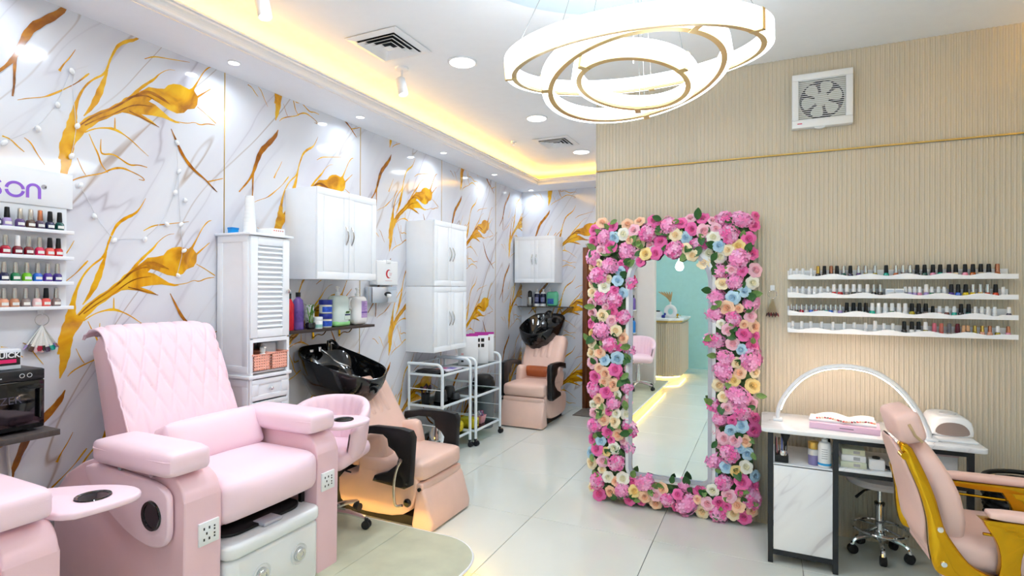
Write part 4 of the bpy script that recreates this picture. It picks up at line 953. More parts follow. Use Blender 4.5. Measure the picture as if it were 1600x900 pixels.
# ================================================================ pedicure chairs
def pedicure_chair():
    t = thing('pedicure_chair', 'pink leather pedicure chair with quilted backrest and white foot basin, fully in view', 'pedicure chair', (-2.45, 1.745, .12))
    Z0 = .12
    top = .795
    arm_poly = [(-2.88, Z0), (-1.985, Z0), (-1.985, .70)] + arc(-2.08, .70, .095, 0, 90, 8) + [(-2.30, .797), (-2.56, .80), (-2.66, .765), (-2.78, .70), (-2.88, .60)]
    for y0, y1 in ((1.335, 1.49), (2.008, 2.15)):
        B().prism(arm_poly, 'y', y0, y1, .022, 3).obj('arm_panel', M_pink_shade, t)
    for y0, y1, sgn in ((1.282, 1.457, -1), (1.968, 2.143, 1)):
        p = B().cushion((-2.245, (y0 + y1) / 2, .851), (.51, y1 - y0, .100), .030, (.01, .06, .14), 10).obj('arm_pad', M_pink, t)
        pp = [(-2.245 + a, (y0 + y1) / 2 + b, .866) for a, b in rrect(-.254, .254, -(y1 - y0) / 2 - .001, (y1 - y0) / 2 + .001, .034, 4)]
        B().tube(pp, .0028, 6, closed=True).obj('piping', M_pink, p)
    # box body between the arms and seat
    B().box(-2.86, -2.10, 1.485, 2.012, .50, .60, .01).obj('seat_base', M_pink_shade, t)
    B().cushion((-2.265, 1.749, .638), (.60, .522, .19), .055, (.10, 0, .16), 12).obj('seat', M_pink, t)
    # backrest body
    bp = [(-2.44, .58), (-2.735, 1.238)] + arc(-2.80, 1.238, .062, 10, 150, 8) + [(-2.885, 1.22), (-2.70, .56)]
    B().prism(bp, 'y', 1.478, 1.992, .03, 3).obj('backrest', M_pink_shade, t)
    # quilted cover draped over it
    path = smooth_path([(-2.45, 0, .60), (-2.56, 0, .86), (-2.66, 0, 1.09), (-2.735, 0, 1.25), (-2.765, 0, 1.30), (-2.82, 0, 1.315), (-2.88, 0, 1.30), (-2.91, 0, 1.27)], 3)
    cum = [0]
    for a, b in zip(path, path[1:]): cum.append(cum[-1] + (b - a).length)
    tot = cum[-1]
    def at(v):
        s = v * tot
        for i in range(len(path) - 1):
            if s <= cum[i + 1] or i == len(path) - 2:
                k = (s - cum[i]) / max(1e-6, cum[i + 1] - cum[i]); d = (path[i + 1] - path[i]).normalized()
                return path[i].lerp(path[i + 1], k), Vector((d.z, 0, -d.x))
    def cov(u, v):
        p, n = at(v); y = 1.462 + .546 * u; s = v * tot
        w, h = .080, .23
        g = 0
        lim = .30
        for sg in (1, -1):
            q = ((y - 1.735) / w + sg * (s - .9) / h) % 1.0
            d = abs(q - .5) * w
            g = max(g, math.exp(-(d / .0062) ** 2))
        fade = min(1, max(0, (s - lim) / .18))
        q2 = ((y - 1.735) / (w / 1.0)) % 1.0
        g2 = math.exp(-((abs(q2 - .5) * w) / .006) ** 2) * .5
        depth = .011 * (g * fade + g2 * (1 - fade))
        edge = min(u, 1 - u)
        bulge = .018 * (1 - (1 - min(1, edge / .18)) ** 2)
        return p + n * (.012 + bulge - depth) + Vector((0, y, 0))
    cvb = B().grid(cov, 84, 110)
    cvo = cvb.obj('quilted_cover', M_pink, t, angle=80)
    sm = cvo.modifiers.new('thick', 'SOLIDIFY'); sm.thickness = .008; sm.offset = -1
    for u in (0.0, 1.0):
        B().tube([cov(u, k / 40) for k in range(41)], .004, 6).obj('cover_seam', M_pink, cvo)
    # lumbar pillow
    mx = Matrix.Rotation(R(-24), 4, 'Y')
    B().cushion((-2.395, 1.75, .81), (.12, .47, .20), .03, (.35, .02, .05), 10, mx=mx).obj('lumbar_pillow', M_pink, t)
    # front plinth + foot basin
    M_bas = mat('basin_white', (240, 242, 244), .18, var=.01, coat=.5)
    fb = B().prism(rrect(-2.40, -1.955, 1.502, 2.004, .05, 6), 'z', Z0, .40, .02, 3).obj('foot_basin', M_bas, t)
    B().prism(rrect(-2.42, -1.945, 1.497, 2.009, .055, 6), 'z', .405, .468, .018, 3).obj('basin_lid', M_bas, fb)
    B().prism(rrect(-2.38, -2.02, 1.53, 1.975, .09, 6), 'z', .469, .482, .004, 2).obj('basin_pad', M_blackm, fb)
    B().box(-2.06, -1.985, 1.70, 1.80, .470, .486, .005).obj('basin_latch', mat('grey_lilac_plastic', (196, 194, 204), .3), fb)
    for y in (1.66, 1.865):
        cup = B().lathe([(.048, .002), (.046, .004), (.034, -.004), (.030, -.004), (.030, .002)], (-1.955, y, .29), 28, mx=Matrix.Rotation(R(90), 4, 'Y'), caps=False).obj('knob_cup', M_bas, fb)
        B().lathe([(.029, 0), (.029, .016), (.026, .022), (.013, .024), (.012, .020), (0, .020)], (-1.958, y, .29), 28, mx=Matrix.Rotation(R(90), 4, 'Y')).obj('knob', M_chrome, fb)
    for y in (1.51, 1.99): B().box(-2.08, -2.06, y - .01, y + .01, .46, .56).obj('seat_support', M_blackm, t)
    # power sockets on the arm fronts
    for y in (1.434, 2.075):
        s_ = B().box(-1.987, -1.976, y - .043, y + .043, .513, .603, .003).obj('socket_plate', M_whitep, t)
        b = B()
        for dy, dz in ((-.022, .02), (.0, .02), (-.022, -.022), (.0, -.022), (-.011, 0)): b.box(-1.9765, -1.9752, y + dy - .004, y + dy + .002, .558 + dz - .005, .558 + dz + .005)
        for dz in (.02, .008, -.008, -.02): b.box(-1.9765, -1.9752, y + .018, y + .024, .558 + dz - .004, .558 + dz + .003)
        b.obj('socket_holes', M_blackm, s_)
    # near side tray hanging down
    tp = smooth_poly([(-2.60, .79), (-2.30, .785), (-2.035, .765), (-2.028, .66), (-2.03, .55), (-2.12, .515), (-2.25, .535), (-2.40, .60), (-2.54, .70)], 2)
    tp = [(x, z) for x, z in tp]
    tn = B().prism(tp, 'y', 1.302, 1.328, .009, 3).obj('folded_tray', M_pink, t)
    B().lathe([(.058, 0), (.056, .006), (.046, .003), (.044, -.02), (0, -.02)], (-2.125, 1.301, .645), 28, mx=Matrix.Rotation(R(90), 4, 'X')).obj('cup_holder', M_black, tn)
    for x in (-2.34, -2.14): B().cyl((x, 1.322, .797), .012, .03, 'y', 12).obj('hinge', M_chrome, tn)
    # far side tray opened flat
    tp = smooth_poly([(-2.36, 2.13), (-1.985, 2.13), (-1.95, 2.27), (-1.955, 2.385), (-2.06, 2.42), (-2.20, 2.36), (-2.33, 2.25)], 2)
    tf = B().prism(tp, 'z', .782, .806, .009, 3).obj('open_tray', M_pink, t)
    B().lathe([(.054, 0), (.052, .004), (.043, .001), (.041, -.02), (0, -.02)], (-2.07, 2.285, .807), 28).obj('cup_holder', M_black, tf)
    return t
pc = pedicure_chair()
pc2 = dup(pc, (-2.45, 1.745 - 1.212, .12), label='pink pedicure chair cut off at the lower left corner of the picture')

# ================================================================ shampoo chairs
def bowl_fn(cx, cy, b):
    bz = lambda dx: 1.075 - (dx + .285) * .25
    def rim(th):
        c, s_ = math.cos(th), math.sin(th)
        e = 2 / 3.2
        dx = .285 * math.copysign(abs(c) ** e, c); wy = .265 - (dx + .285) * .09
        dy = wy * math.copysign(abs(s_) ** e, s_)
        z = bz(dx) - (.035 * math.exp(-(s_ / .45) ** 2) if c > 0 else 0) + (.03 * math.exp(-((c + 1) / .35) ** 2))
        return dx, dy, z
    rows = [(.02, 0, .735), (.45, 0, .745), (.72, .12, .78), (.90, .5, .83), (.975, .85, .90), (1.0, 1, -.012), (1.0, 1, 0), (.975, 1, .006), (.94, 1, -.002), (.90, 1, -.045), (.78, 1, -.12), (.60, 1, -.175), (.30, 1, -.20), (.02, 1, -.205)]
    def fn(u, v):
        i = round(v * (len(rows) - 1)); sc, k, zz = rows[i]; th = u * 2 * math.pi
        dx, dy, z = rim(th)
        zr = z + zz if k == 1 else zz * (1 - k) + (z - .03) * k if k > 0 else zz
        if 0 < k < 1: zr = .745 + (z - .02 - .745) * k
        return Vector((cx + dx * sc + (.02 if i > 8 else 0), cy + dy * sc, zr))
    return b.grid(fn, 64, len(rows) - 1, closed_u=True)
def shampoo_chair():
    t = thing('shampoo_chair', 'peach leather shampoo chair with black bowl beside the pedicure platform', 'shampoo chair', (-2.40, 3.07, 0))
    body = [(-2.62, .11), (-2.55, .055), (-2.34, .045), (-2.12, .06), (-2.02, .12), (-1.972, .25), (-1.985, .40), (-2.10, .425), (-2.40, .395), (-2.445, .35), (-2.455, .285), (-2.62, .28)]
    B().prism(smooth_poly(body, 1), 'y', 2.84, 3.315, .018, 3).obj('body', M_peach, t)
    B().box(-2.60, -2.03, 2.89, 3.265, 0, .06).obj('plinth', M_blackm, t)
    # seat and its fold
    B().cushion((-2.195, 3.077, .365), (.53, .475, .13), .04, (.04, .02, .10), 10).obj('seat', M_peach, t)
    B().cushion((-1.965, 3.077, .272), (.07, .47, .06), .022, (.05, 0, 0), 7).obj('seat_roll', M_peach, t)
    fp = [(-1.985, .245), (-1.935, .262), (-1.918, .24), (-1.862, .06), (-1.868, .012), (-1.90, .004), (-2.01, .004), (-2.02, .03)]
    B().prism(fp, 'y', 2.835, 3.32, .02, 3).obj('footrest', M_peach, t)
    B().cyl((-1.955, 2.832, .262), .012, .012, 'y', 14).obj('footrest_pivot', M_black, t)
    # backrest, reclined
    mx = Matrix.Rotation(R(-33), 4, 'Y')
    B().cushion((-2.525, 3.077, .635), (.15, .475, .53), .05, (.10, .02, .02), 10, mx=mx).obj('backrest', M_peach, t)
    for y in (3.0, 3.077, 3.154):
        B().cushion((-2.545, y, .705), (.12, .085, .26), .035, (.16, .05, .0), 7, mx=mx).obj('neck_fold', M_peach, t)
    for y in (2.895, 3.26):
        mb = Matrix.Rotation(R(-14), 4, 'Y')
        B().cushion((-2.40, y, .452), (.35, .095, .19), .042, (0, .1, .08), 8, mx=mb).obj('side_bolster', M_peach, t)
    # black armrests
    ap = [(-2.439, .548), (-2.431, .606), (-2.273, .636), (-2.072, .641), (-1.997, .630), (-1.974, .59), (-1.997, .288), (-2.037, .266), (-2.288, .283), (-2.271, .32), (-2.17, .356), (-2.095, .414), (-2.084, .455), (-2.112, .492), (-2.162, .519), (-2.171, .565), (-2.205, .588), (-2.307, .584)]
    M_arm = mat('black_armrest', (26, 25, 26), .38, var=.06, bump=.08)
    for y0, y1, sg in ((2.786, 2.836, -1), (3.325, 3.375, 1)):
        a = B().prism(ap, 'y', y0, y1, .006, 2).obj('armrest', M_arm, t)
        yo = y0 if sg < 0 else y1
        for x, z in ((-2.262, .300), (-2.02, .30), (-2.40, .59)):
            B().lathe([(.008, 0), (.007, .003), (0, .005)], (x, yo, z), 12, mx=Matrix.Rotation(R(90 * -sg * -1), 4, 'X')).obj('bolt', M_chrome, a)
    # lever on the near side
    lv = B().tube(smooth_path([(-2.045, 2.765, .450), (-2.075, 2.762, .40), (-2.098, 2.762, .30), (-2.098, 2.765, .20), (-2.09, 2.772, .155), (-2.05, 2.785, .165)], 2), .009, 10).cyl((-2.043, 2.765, .455), .013, .02, 'y', 14).obj('lever', M_steel, t)
    B().lathe([(.026, 0), (.026, .012), (.018, .020), (0, .020)], (-2.045, 2.838, .165), 20, mx=Matrix.Rotation(R(90), 4, 'X')).obj('lever_hub', M_black, t)
    # bowl
    bb = bowl_fn(-2.69, 2.975, B()).obj('basin', M_black, t, angle=60)
    B().prism(rrect(-2.80, -2.62, 2.88, 3.06, .05), 'z', 0, .76, .01, 2).obj('pedestal', M_blackm, t)
    fa = B().lathe([(.022, 0), (.022, .03), (.016, .045), (.014, .07), (0, .074)], (-2.88, 3.02, 1.07), 16)
    fa.tube(smooth_path([(-2.88, 3.02, 1.12), (-2.86, 3.02, 1.145), (-2.80, 3.0, 1.13), (-2.76, 2.99, 1.10)]), .011, 10)
    fa.obj('faucet', M_black, bb)
    B().cyl((-2.88, 2.93, 1.085), .012, .03, seg=14).cyl((-2.89, 2.86, 1.08), .016, .016, seg=14).obj('tap', M_chrome, bb)
    B().tube(smooth_path([(-2.86, 2.93, 1.08), (-2.82, 2.95, 1.05), (-2.74, 2.94, 1.0), (-2.66, 2.98, .97), (-2.62, 2.96, .96)]), .007, 8).obj('spray_hose', M_steel, bb)
    B().cyl((-2.66, 2.965, .868), .02, .008, seg=18).obj('drain', M_chrome, bb)
    return t
sh = shampoo_chair()
sh2 = dup(sh, (-2.43, 5.985, 0), R(-90), 'peach leather shampoo chair at the corridor end with a brown cushion')
sh2.scale = (1.06, 1.06, 1.09)
M_brownl = mat('brown_leather', (162, 84, 44), .35, var=.08, scale=20, bump=.15)
t = thing('lumbar_cushion', 'brown leather cushion on the far shampoo chair', 'cushion', (-2.44, 5.93, .50))
B().cushion((-2.44, 5.965, .545), (.34, .11, .12), .035, (.05, .3, .1), 8, mx=Matrix.Rotation(R(20), 4, 'X')).obj('cushion', M_brownl, t)
B().tube([(-2.44 + a, 5.965, .548 + c) for a, c in rrect(-.17, .17, -.055, .055, .035, 4)], .004, 6, closed=True).obj('piping', M_brownl, t)

# ================================================================ pink tub stools
def tub_stool(name, label, loc, rz):
    t = thing(name, label, 'stool', (0, 0, 0)); ORG[t.name] = Vector((0, 0, 0))
    B().cushion((0.01, 0, .47), (.42, .42, .11), .05, (.03, .03, .12), 10).obj('seat', M_pink, t)
    def shell(u, v):
        th = -118 + 236 * u; k = abs(th / 118)
        topz = .80 - .17 * k ** 3.0; bot = .46
        end = min(1, math.sqrt(max(0, (1 - k)) * 9) + .15)
        a = v * 2 * math.pi
        cz = (topz + bot) / 2; hz = (topz - bot) / 2
        e = .5
        rz_ = hz * math.copysign(abs(math.sin(a)) ** e, math.sin(a)); rr = .033 * end * math.copysign(abs(math.cos(a)) ** .7, math.cos(a))
        rad = .225 + rr + .02 * (rz_ / hz)
        if math.cos(a) < 0: rad -= .007 * abs(math.sin(R(th) * 11))
        return Vector((-rad * math.cos(R(th)) + .02, rad * math.sin(R(th)), cz + rz_))
    B().grid(shell, 90, 28).obj('tub_back', M_pink, t, angle=75)
    B().cyl((0, 0, .40), .10, .02, seg=20).cyl((0, 0, .30), .024, .2, seg=18).cyl((0, 0, .17), .032, .16, seg=18).obj('gas_lift', M_chrome, t)
    B().tube([(0, 0, .39), (.05, .10, .385), (.07, .19, .375)], .005, 8).obj('height_lever', M_blackm, t)
    for k in range(5):
        a = R(72 * k + 18); c, s_ = math.cos(a), math.sin(a)
        leg = B().tube([(.02 * c, .02 * s_, .105), (.14 * c, .14 * s_, .095), (.255 * c, .255 * s_, .07)], [.022, .018, .013], 8).obj('leg', M_chrome, t)
        w = B()
        for d in (-.012, .012): w.cyl((.262 * c - s_ * d, .262 * s_ + c * d, .027), .027, .016, seg=16, mx=Matrix.Rotation(a, 4, 'Z') @ Matrix.Rotation(R(90), 4, 'X'))
        w.cyl((.262 * c, .262 * s_, .05), .012, .03, seg=10).obj('caster', M_rubber, leg)
    t.location = loc; t.rotation_euler = (0, 0, rz)
    return t
ts = tub_stool('tub_stool', 'pink channel-back tub stool between pedicure chair and shampoo chair', (-2.335, 2.45, .12), R(-75))
ts.scale = (.92, .92, .92)
ts2 = dup(ts, (-1.63, -.12, .12), R(75), 'pink tub stool by the white partition, seen only in the mirror')
# ================================================================ trolleys
M_tube = mat('white_tube_enamel', (232, 238, 242), .3, var=.01)
def trolley(label, y0, y1, dx):
    xb, xf = -2.94 + dx, -2.575 + dx
    t = thing('rolling_trolley', label, 'trolley', ((xb + xf) / 2, (y0 + y1) / 2, 0))
    for y in (y0, y1):
        P = [(xb, y, .845), (xf - .06, y, .845)] + [(xf - .06 + .06 * math.sin(R(a)), y, .785 + .06 * math.cos(R(a))) for a in range(15, 91, 15)] + [(xf, y, .07)]
        B().tube(P, .0145, 10).obj('end_frame', M_tube, t)
        B().tube([(xb + .012, y, .83), (xb + .012, y, .07)], .0125, 10).obj('post', M_tube, t)
        for z in (.62, .30): B().tube([(xb, y, z), (xf, y, z)], .004, 6).obj('guard_rail', M_tube, t)
    B().tube([(xb + .012, y0, .83), (xb + .012, y1, .83)], .006, 6).obj('guard_rail', M_tube, t)
    for z in (.755, .475, .145):
        fr = B()
        fr.box(xb, xf, y0 - .008, y0 + .008, z - .014, z + .006, .002).box(xb, xf, y1 - .008, y1 + .008, z - .014, z + .006, .002)
        fr.box(xf - .016, xf, y0, y1, z - .014, z + .006, .002).box(xb, xb + .016, y0, y1, z - .014, z + .006, .002)
        s_ = fr.obj('shelf_frame', M_tube, t)
        B().box(xb + .014, xf - .014, y0 + .007, y1 - .007, z - .004, z + .001).obj('glass_shelf', M_glassg, s_)
    for x in (xb + .012, xf):
        for y in (y0, y1):
            w = B()
            for d in (-.013, .013): w.cyl((x + .01, y + d, .025), .025, .012, 'y', 16)
            w.cyl((x, y, .055), .014, .03, seg=12)
            w.obj('caster', M_rubber, t)
            B().box(x - .008, x + .016, y - .005, y + .005, .02, .06, .003).obj('caster_fork', M_chrome, t)
    return t
trolley('white tube trolley with glass shelves, nearer to the shampoo bowl', 4.075, 4.575, 0)
trolley('white tube trolley with glass shelves, nearer to the corridor end', 4.625, 5.155, .035)
# on the first trolley
t = thing('magazine', 'open glossy magazine with pink and violet pages on the nearer trolley', 'magazine', (-2.72, 4.33, .757))
M_mag = mat('magazine_print', (220, 214, 226), .3, var=.2, scale=20)
B().box(-2.84, -2.62, 4.25, 4.50, .757, .769, .002, mx=None).obj('pages', M_mag, t)
for x, y, cc, nm in ((-2.75, 4.40, (206, 50, 130), 'magenta_print'), (-2.69, 4.43, (90, 70, 190), 'violet_print2'), (-2.77, 4.32, (230, 120, 60), 'orange_print')):
    B().box(x - .035, x + .035, y - .05, y + .03, .769, .7696).obj('photo', mat(nm, cc, .3, var=.2, scale=30), t)
t = thing('folded_mat', 'dark grey folded mat under the magazine', 'mat', (-2.77, 4.22, .757))
B().cushion((-2.77, 4.18, .766), (.24, .14, .018), .008, (0, 0, .2), 6).obj('mat', mat('charcoal_cloth', (58, 56, 60), .8, var=.1), t)
B().cushion((-2.77, 4.18, .778), (.22, .12, .008), .0035, (0, 0, .2), 6).obj('fold', mat('charcoal_cloth2', (52, 50, 54), .8, var=.1), t)
M_bowl = mat('charcoal_bowl_plastic', (58, 58, 60), .4, var=.05)
def tint_bowl(x, y, z, r, h, lab):
    t = thing('tint_bowl', lab, 'bowl', (x, y, z))
    B().lathe([(r, 0), (r * 1.02, .004), (r * .93, h * .5), (r * .74, h * .94), (r * .66, h), (0, h)], (x, y, z), 28).obj('bowl', M_bowl, t)
    B().tube([(x + r * 1.02 * math.cos(a), y + r * 1.02 * math.sin(a), z + .006) for a in [k * math.pi / 14 for k in range(28)]], .004, 6, closed=True).obj('rim', M_bowl, t)
tint_bowl(-2.72, 4.28, .481, .062, .105, 'upturned charcoal tint bowl, left one on the nearer trolley')
tint_bowl(-2.76, 4.50, .481, .060, .10, 'upturned charcoal tint bowl, right one on the nearer trolley')
tint_bowl(-2.65, 4.43, .481, .044, .06, 'small charcoal bowl between the two larger tint bowls')
t = thing('brush_cup', 'black cup holding tint brushes and scissors on the nearer trolley', 'cup', (-2.80, 4.15, .477))
B().lathe([(.036, 0), (.042, .09), (.040, .09), (.034, .004), (0, .004)], (-2.80, 4.15, .477), 20).obj('cup', M_blackm, t)
for k in range(6):
    a = k * 1.05; x, y = -2.80 + .018 * math.cos(a), 4.15 + .018 * math.sin(a)
    b = B().tube([(x, y, .485), (x + .02 * math.cos(a), y + .03 * math.sin(a), .59 + .01 * (k % 3))], .004, 6)
    q = Vector((x + .02 * math.cos(a), y + .03 * math.sin(a), .585 + .01 * (k % 3)))
    b.cushion(q + Vector((0, 0, .02)), (.012, .034, .045), .005, (0, 0, 0), 4, mx=Matrix.Rotation(a * .3, 4, 'X')).obj('brush', [M_blackm, mat('plum_handle', (90, 40, 62), .4)][k % 2], t)
t = thing('steel_kettle', 'shiny upturned steel pot on the bottom of the nearer trolley', 'pot', (-2.70, 4.20, .147))
B().lathe([(.075, 0), (.08, .006), (.074, .09), (.06, .135), (.05, .14), (0, .14)], (-2.70, 4.20, .147), 32).obj('pot', M_chrome, t)
B().tube([(-2.70 + .077 * math.cos(a), 4.20 + .077 * math.sin(a), .152) for a in [k * math.pi / 16 for k in range(32)]], .004, 6, closed=True).obj('rim', M_chrome, t)
t = thing('white_bowl', 'white plastic bowl beside the steel pot', 'bowl', (-2.66, 4.36, .147))
B().lathe([(.05, 0), (.066, .07), (.063, .07), (.047, .004), (0, .004)], (-2.66, 4.36, .147), 24).obj('bowl', M_whitep, t)
B().tube([(-2.66 + .066 * math.cos(a), 4.36 + .066 * math.sin(a), .217) for a in [k * math.pi / 12 for k in range(24)]], .003, 6, closed=True).obj('rim', M_whitep, t)
t = thing('yellow_packet', 'yellow packet lying on the bottom of the nearer trolley', 'packet', (-2.70, 4.46, .147))
M_yel = mat('yellow_foil', (228, 206, 40), .35, var=.1, scale=20)
B().cushion((-2.70, 4.50, .20), (.14, .125, .105), .03, (.1, .1, .1), 7).obj('packet', M_yel, t)
B().box(-2.629, -2.625, 4.47, 4.53, .18, .22).obj('print', M_blackm, t)
# on the second trolley
def cards(x, y, rz, lab, n):
    t = thing('colour_chart', lab, 'colour chart', (x, y, .757)); ORG[t.name] = Vector((0, 0, 0))
    B().box(-.004, .004, -.10, .10, 0, .31, .001).obj('cover', mat('chart_white', (240, 238, 240), .35, var=.02), t)
    B().box(-.0045, .0045, -.1005, .1005, .288, .3106).obj('magenta_strip', mat('magenta_strip', (178, 40, 150), .4), t)
    for k, (dy, dz) in enumerate(((-.005, .24), (.04, .24), (-.005, .185), (.04, .185))[:n]):
        B().cushion((.0045, dy, dz), (.002, .034, .036), .0009, (0, 0, 0), 3).obj('swatch', [mat('hair_dark', (34, 26, 26), .5), mat('hair_brown', (110, 62, 40), .5)][k % 2 if n > 4 else (0 if n == 4 else 1)], t)
    for k in range(3): B().box(.0041, .0046, -.07, -.045, .03 + k * .035, .05 + k * .035).obj('swatch', [mat('hair_dark', (34, 26, 26), .5), mat('red_brown', (130, 50, 40), .5), mat('pale_rose', (226, 170, 170), .5)][k], t)
    t.location = (x, y, .757); t.rotation_euler = (0, 0, R(rz))
    return t
cards(-2.70, 4.75, -55, 'white hair colour chart standing leftmost on the farther trolley', 0)
cards(-2.66, 4.90, -48, 'white hair colour chart with four dark swatches, middle of three', 4)
cards(-2.68, 5.06, -55, 'white hair colour chart with brown swatches, rightmost of three', 2)
t = thing('pink_basket', 'pink plastic basket of sachets on the bottom of the farther trolley', 'basket', (-2.66, 4.92, .147))
M_pb = mat('pink_basket_plastic', (240, 166, 176), .4, var=.03)
B().lathe([(.055, 0), (.078, .08), (.074, .08), (.052, .004), (0, .004)], (-2.66, 4.92, .147), 4, mx=Matrix.Rotation(R(45), 4, 'Z')).obj('tub', M_pb, t)
random.seed(5)
for k in range(7):
    B().box(-.018, .018, -.002, .002, -.035, .035, .001, 1, mx=Matrix.Translation((-2.66 + random.uniform(-.03, .03), 4.92 + random.uniform(-.03, .03), .235)) @ Matrix.Rotation(random.uniform(0, 3), 4, 'Z') @ Matrix.Rotation(random.uniform(-.5, .5), 4, 'X')).obj('sachet', [M_whitep, mat('rose_sachet', (206, 70, 110), .4), M_lil][k % 3], t)
t = thing('yellow_carton', 'small yellow carton beside the pink basket', 'box', (-2.70, 4.74, .147))
B().box(-2.76, -2.60, 4.68, 4.80, .147, .235, .003).obj('carton', M_yel, t)
B().box(-2.60, -2.5995, 4.70, 4.78, .17, .21).obj('label', mat('olive_label', (120, 130, 40), .5), t)
t = thing('waste_bin', 'grey waste bin with a black lid behind the farther trolley', 'bin', (-2.82, 5.30, 0))
B().lathe([(.10, 0), (.105, .005), (.125, .46), (.12, .46), (0, .46)], (-2.82, 5.31, 0), 28).obj('bucket', mat('grey_bin_plastic', (112, 120, 126), .5, var=.04), t)
B().lathe([(.128, .46), (.128, .48), (.11, .54), (.07, .575), (0, .58)], (-2.82, 5.31, 0), 28).obj('lid', M_blackm, t)
# ================================================================ corridor end
t = thing('wall_shelf', 'small dark glass shelf of bottles on the far corridor wall', 'shelf', (-2.62, 6.66, 1.30))
B().box(-2.985, -2.26, 6.57, YB - .003, 1.285, 1.297, .002).obj('board', mat('dark_glass_shelf', (70, 66, 64), .15, var=.05), t)
for x in (-2.80, -2.42): B().box(x - .02, x + .02, 6.66, YB - .003, 1.265, 1.285, .002).tube([(x, 6.745, 1.21), (x, 6.70, 1.24), (x, 6.67, 1.27)], .008, 6).obj('bracket', M_gold, t)
def cbox(b, *a): return b.cushion(*a)
c = (-2.84, 6.655, 1.297); t = thing('brush_holder', 'steel cup with a black brush on the far shelf', 'cup', c)
B().lathe([(.038, 0), (.04, .005), (.04, .12), (.037, .12), (.035, .004), (0, .004)], c, 22).obj('cup', M_steel, t)
B().cushion((c[0], c[1], 1.45), (.055, .04, .10), .02, (0, 0, .1), 6).obj('brush', M_blackm, t)
for k, x in enumerate((-2.735, -2.65)):
    c = (x, 6.655, 1.297)
    bottle('shampoo_bottle', ['navy bottle with white top, left of the pair on the far shelf', 'navy bottle with white top, right of the pair on the far shelf'][k], 'bottle', [(.036, 0), (.038, .005), (.038, .15), (.03, .165), (.014, .17)], c, mat('navy_bottle', (28, 30, 66), .25, var=.05),
           [('cap', lambda b, c=c: b.lathe([(.03, .165), (.028, .185), (.012, .19), (.010, .225), (0, .228)], c, 18), M_whitep), ('base_band', lambda b, c=c: b.lathe([(.0385, .002), (.0385, .035)], c, 24, caps=False), M_whitep), ('label', wrap(c, .0386, .06, .12, -130, -40), mat('silver_blue_label', (120, 126, 170), .4, var=.2, scale=60))])
c = (-2.52, 6.655, 1.297); t = thing('soap_jug', 'green pump jug of soap on the far shelf', 'bottle', c)
B().cushion((c[0], c[1], 1.395), (.15, .08, .19), .03, (.05, .05, 0), 8).obj('body', mat('green_soap_jug', (96, 190, 150), .15, var=.05, coat=.4), t)
pump((c[0] - .03, c[1], 1.297), .19, .9, -1.6)(B()).obj('pump', M_whitep, t)
B().box(c[0] - .055, c[0] + .03, c[1] - .0425, c[1] - .041, 1.33, 1.40, .001).obj('label', mat('blue_green_label', (40, 90, 170), .4, var=.3, scale=50), t)
B().tube(smooth_path([(c[0] + .02, c[1], 1.48), (c[0] + .06, c[1], 1.49), (c[0] + .078, c[1], 1.45), (c[0] + .07, c[1], 1.40)]), .010, 8).obj('handle', mat('green_soap_jug2', (110, 196, 156), .15), t)
t = thing('door_mat', 'grey door mat in front of the brown door', 'mat', (-1.75, 6.45, 0))
B().box(-2.10, -1.40, 6.25, 6.66, .0005, .010, .003).obj('mat', mat('grey_mat', (128, 120, 114), .9, var=.1, scale=60, bump=.4, bscale=300), t)
B().box(-2.105, -1.395, 6.245, 6.665, .0003, .006, .002).obj('border', mat('mat_border', (96, 90, 86), .8), t)
# ================================================================ flower mirror
MY = 3.80
mir = thing('flower_mirror', 'tall arched mirror framed with pink, cream and blue silk flowers', 'mirror', (-.60, 3.85, 0))
def arch(x0, x1, z0, zt, rb=.04, ra=None):
    w = (x1 - x0) / 2; ra = w if ra is None else ra
    return arc(x1 - ra, zt - ra, ra, 0, 90, 14) + arc(x0 + ra, zt - ra, ra, 90, 180, 14) + arc(x0 + rb, z0 + rb, rb, 180, 270, 6) + arc(x1 - rb, z0 + rb, rb, 270, 360, 6)
GX0, GX1, GZ0, GZ1 = -.852, -.328, .235, 1.80
M_mirror = mat('mirror_silver', (244, 248, 248), .004, metal=1, var=0)
B().prism(arch(GX0, GX1, GZ0, GZ1, .045, .235), 'y', MY, MY + .01).obj('mirror_glass', M_mirror, mir, smooth=False)
fp = arch(GX0, GX1, GZ0, GZ1, .045, .235)
b = B(); t_ = b.bm
M_fr = mat('grey_mirror_frame', (176, 178, 190), .35, var=.02)
def ring_prism(b, inner, outer, y0, y1):
    t = b.bm; n = len(inner)
    V = [[t.verts.new((p[0], y, p[1])) for p in poly] for poly, y in ((inner, y0), (outer, y0), (outer, y1), (inner, y1))]
    for k in range(4):
        A, C = V[k], V[(k + 1) % 4]
        for i in range(n): t.faces.new((A[i], A[(i + 1) % n], C[(i + 1) % n], C[i]))
    bmesh.ops.recalc_face_normals(t, faces=t.faces)
    return b
ring_prism(B(), arch(GX0 + .012, GX1 - .012, GZ0 + .012, GZ1 - .012, .035, .224), arch(GX0 - .012, GX1 + .012, GZ0 - .012, GZ1 + .012, .055, .246), MY - .012, MY + .012).obj('inner_frame', M_fr, mir)
ring_prism(B(), arch(GX0 - .012, GX1 + .012, GZ0 - .012, GZ1 + .012, .055, .246), arch(GX0 - .035, GX1 + .035, GZ0 - .035, GZ1 + .035, .075, .268), MY - .004, MY + .014).obj('outer_frame', M_whitep, mir)
M_moss = mat('foliage_backing', (74, 104, 62), .9, var=.4, scale=40, bump=.6, bscale=60)
OX0, OX1, OZ0, OZ1 = -1.165, -.035, .015, 2.03
b = B()
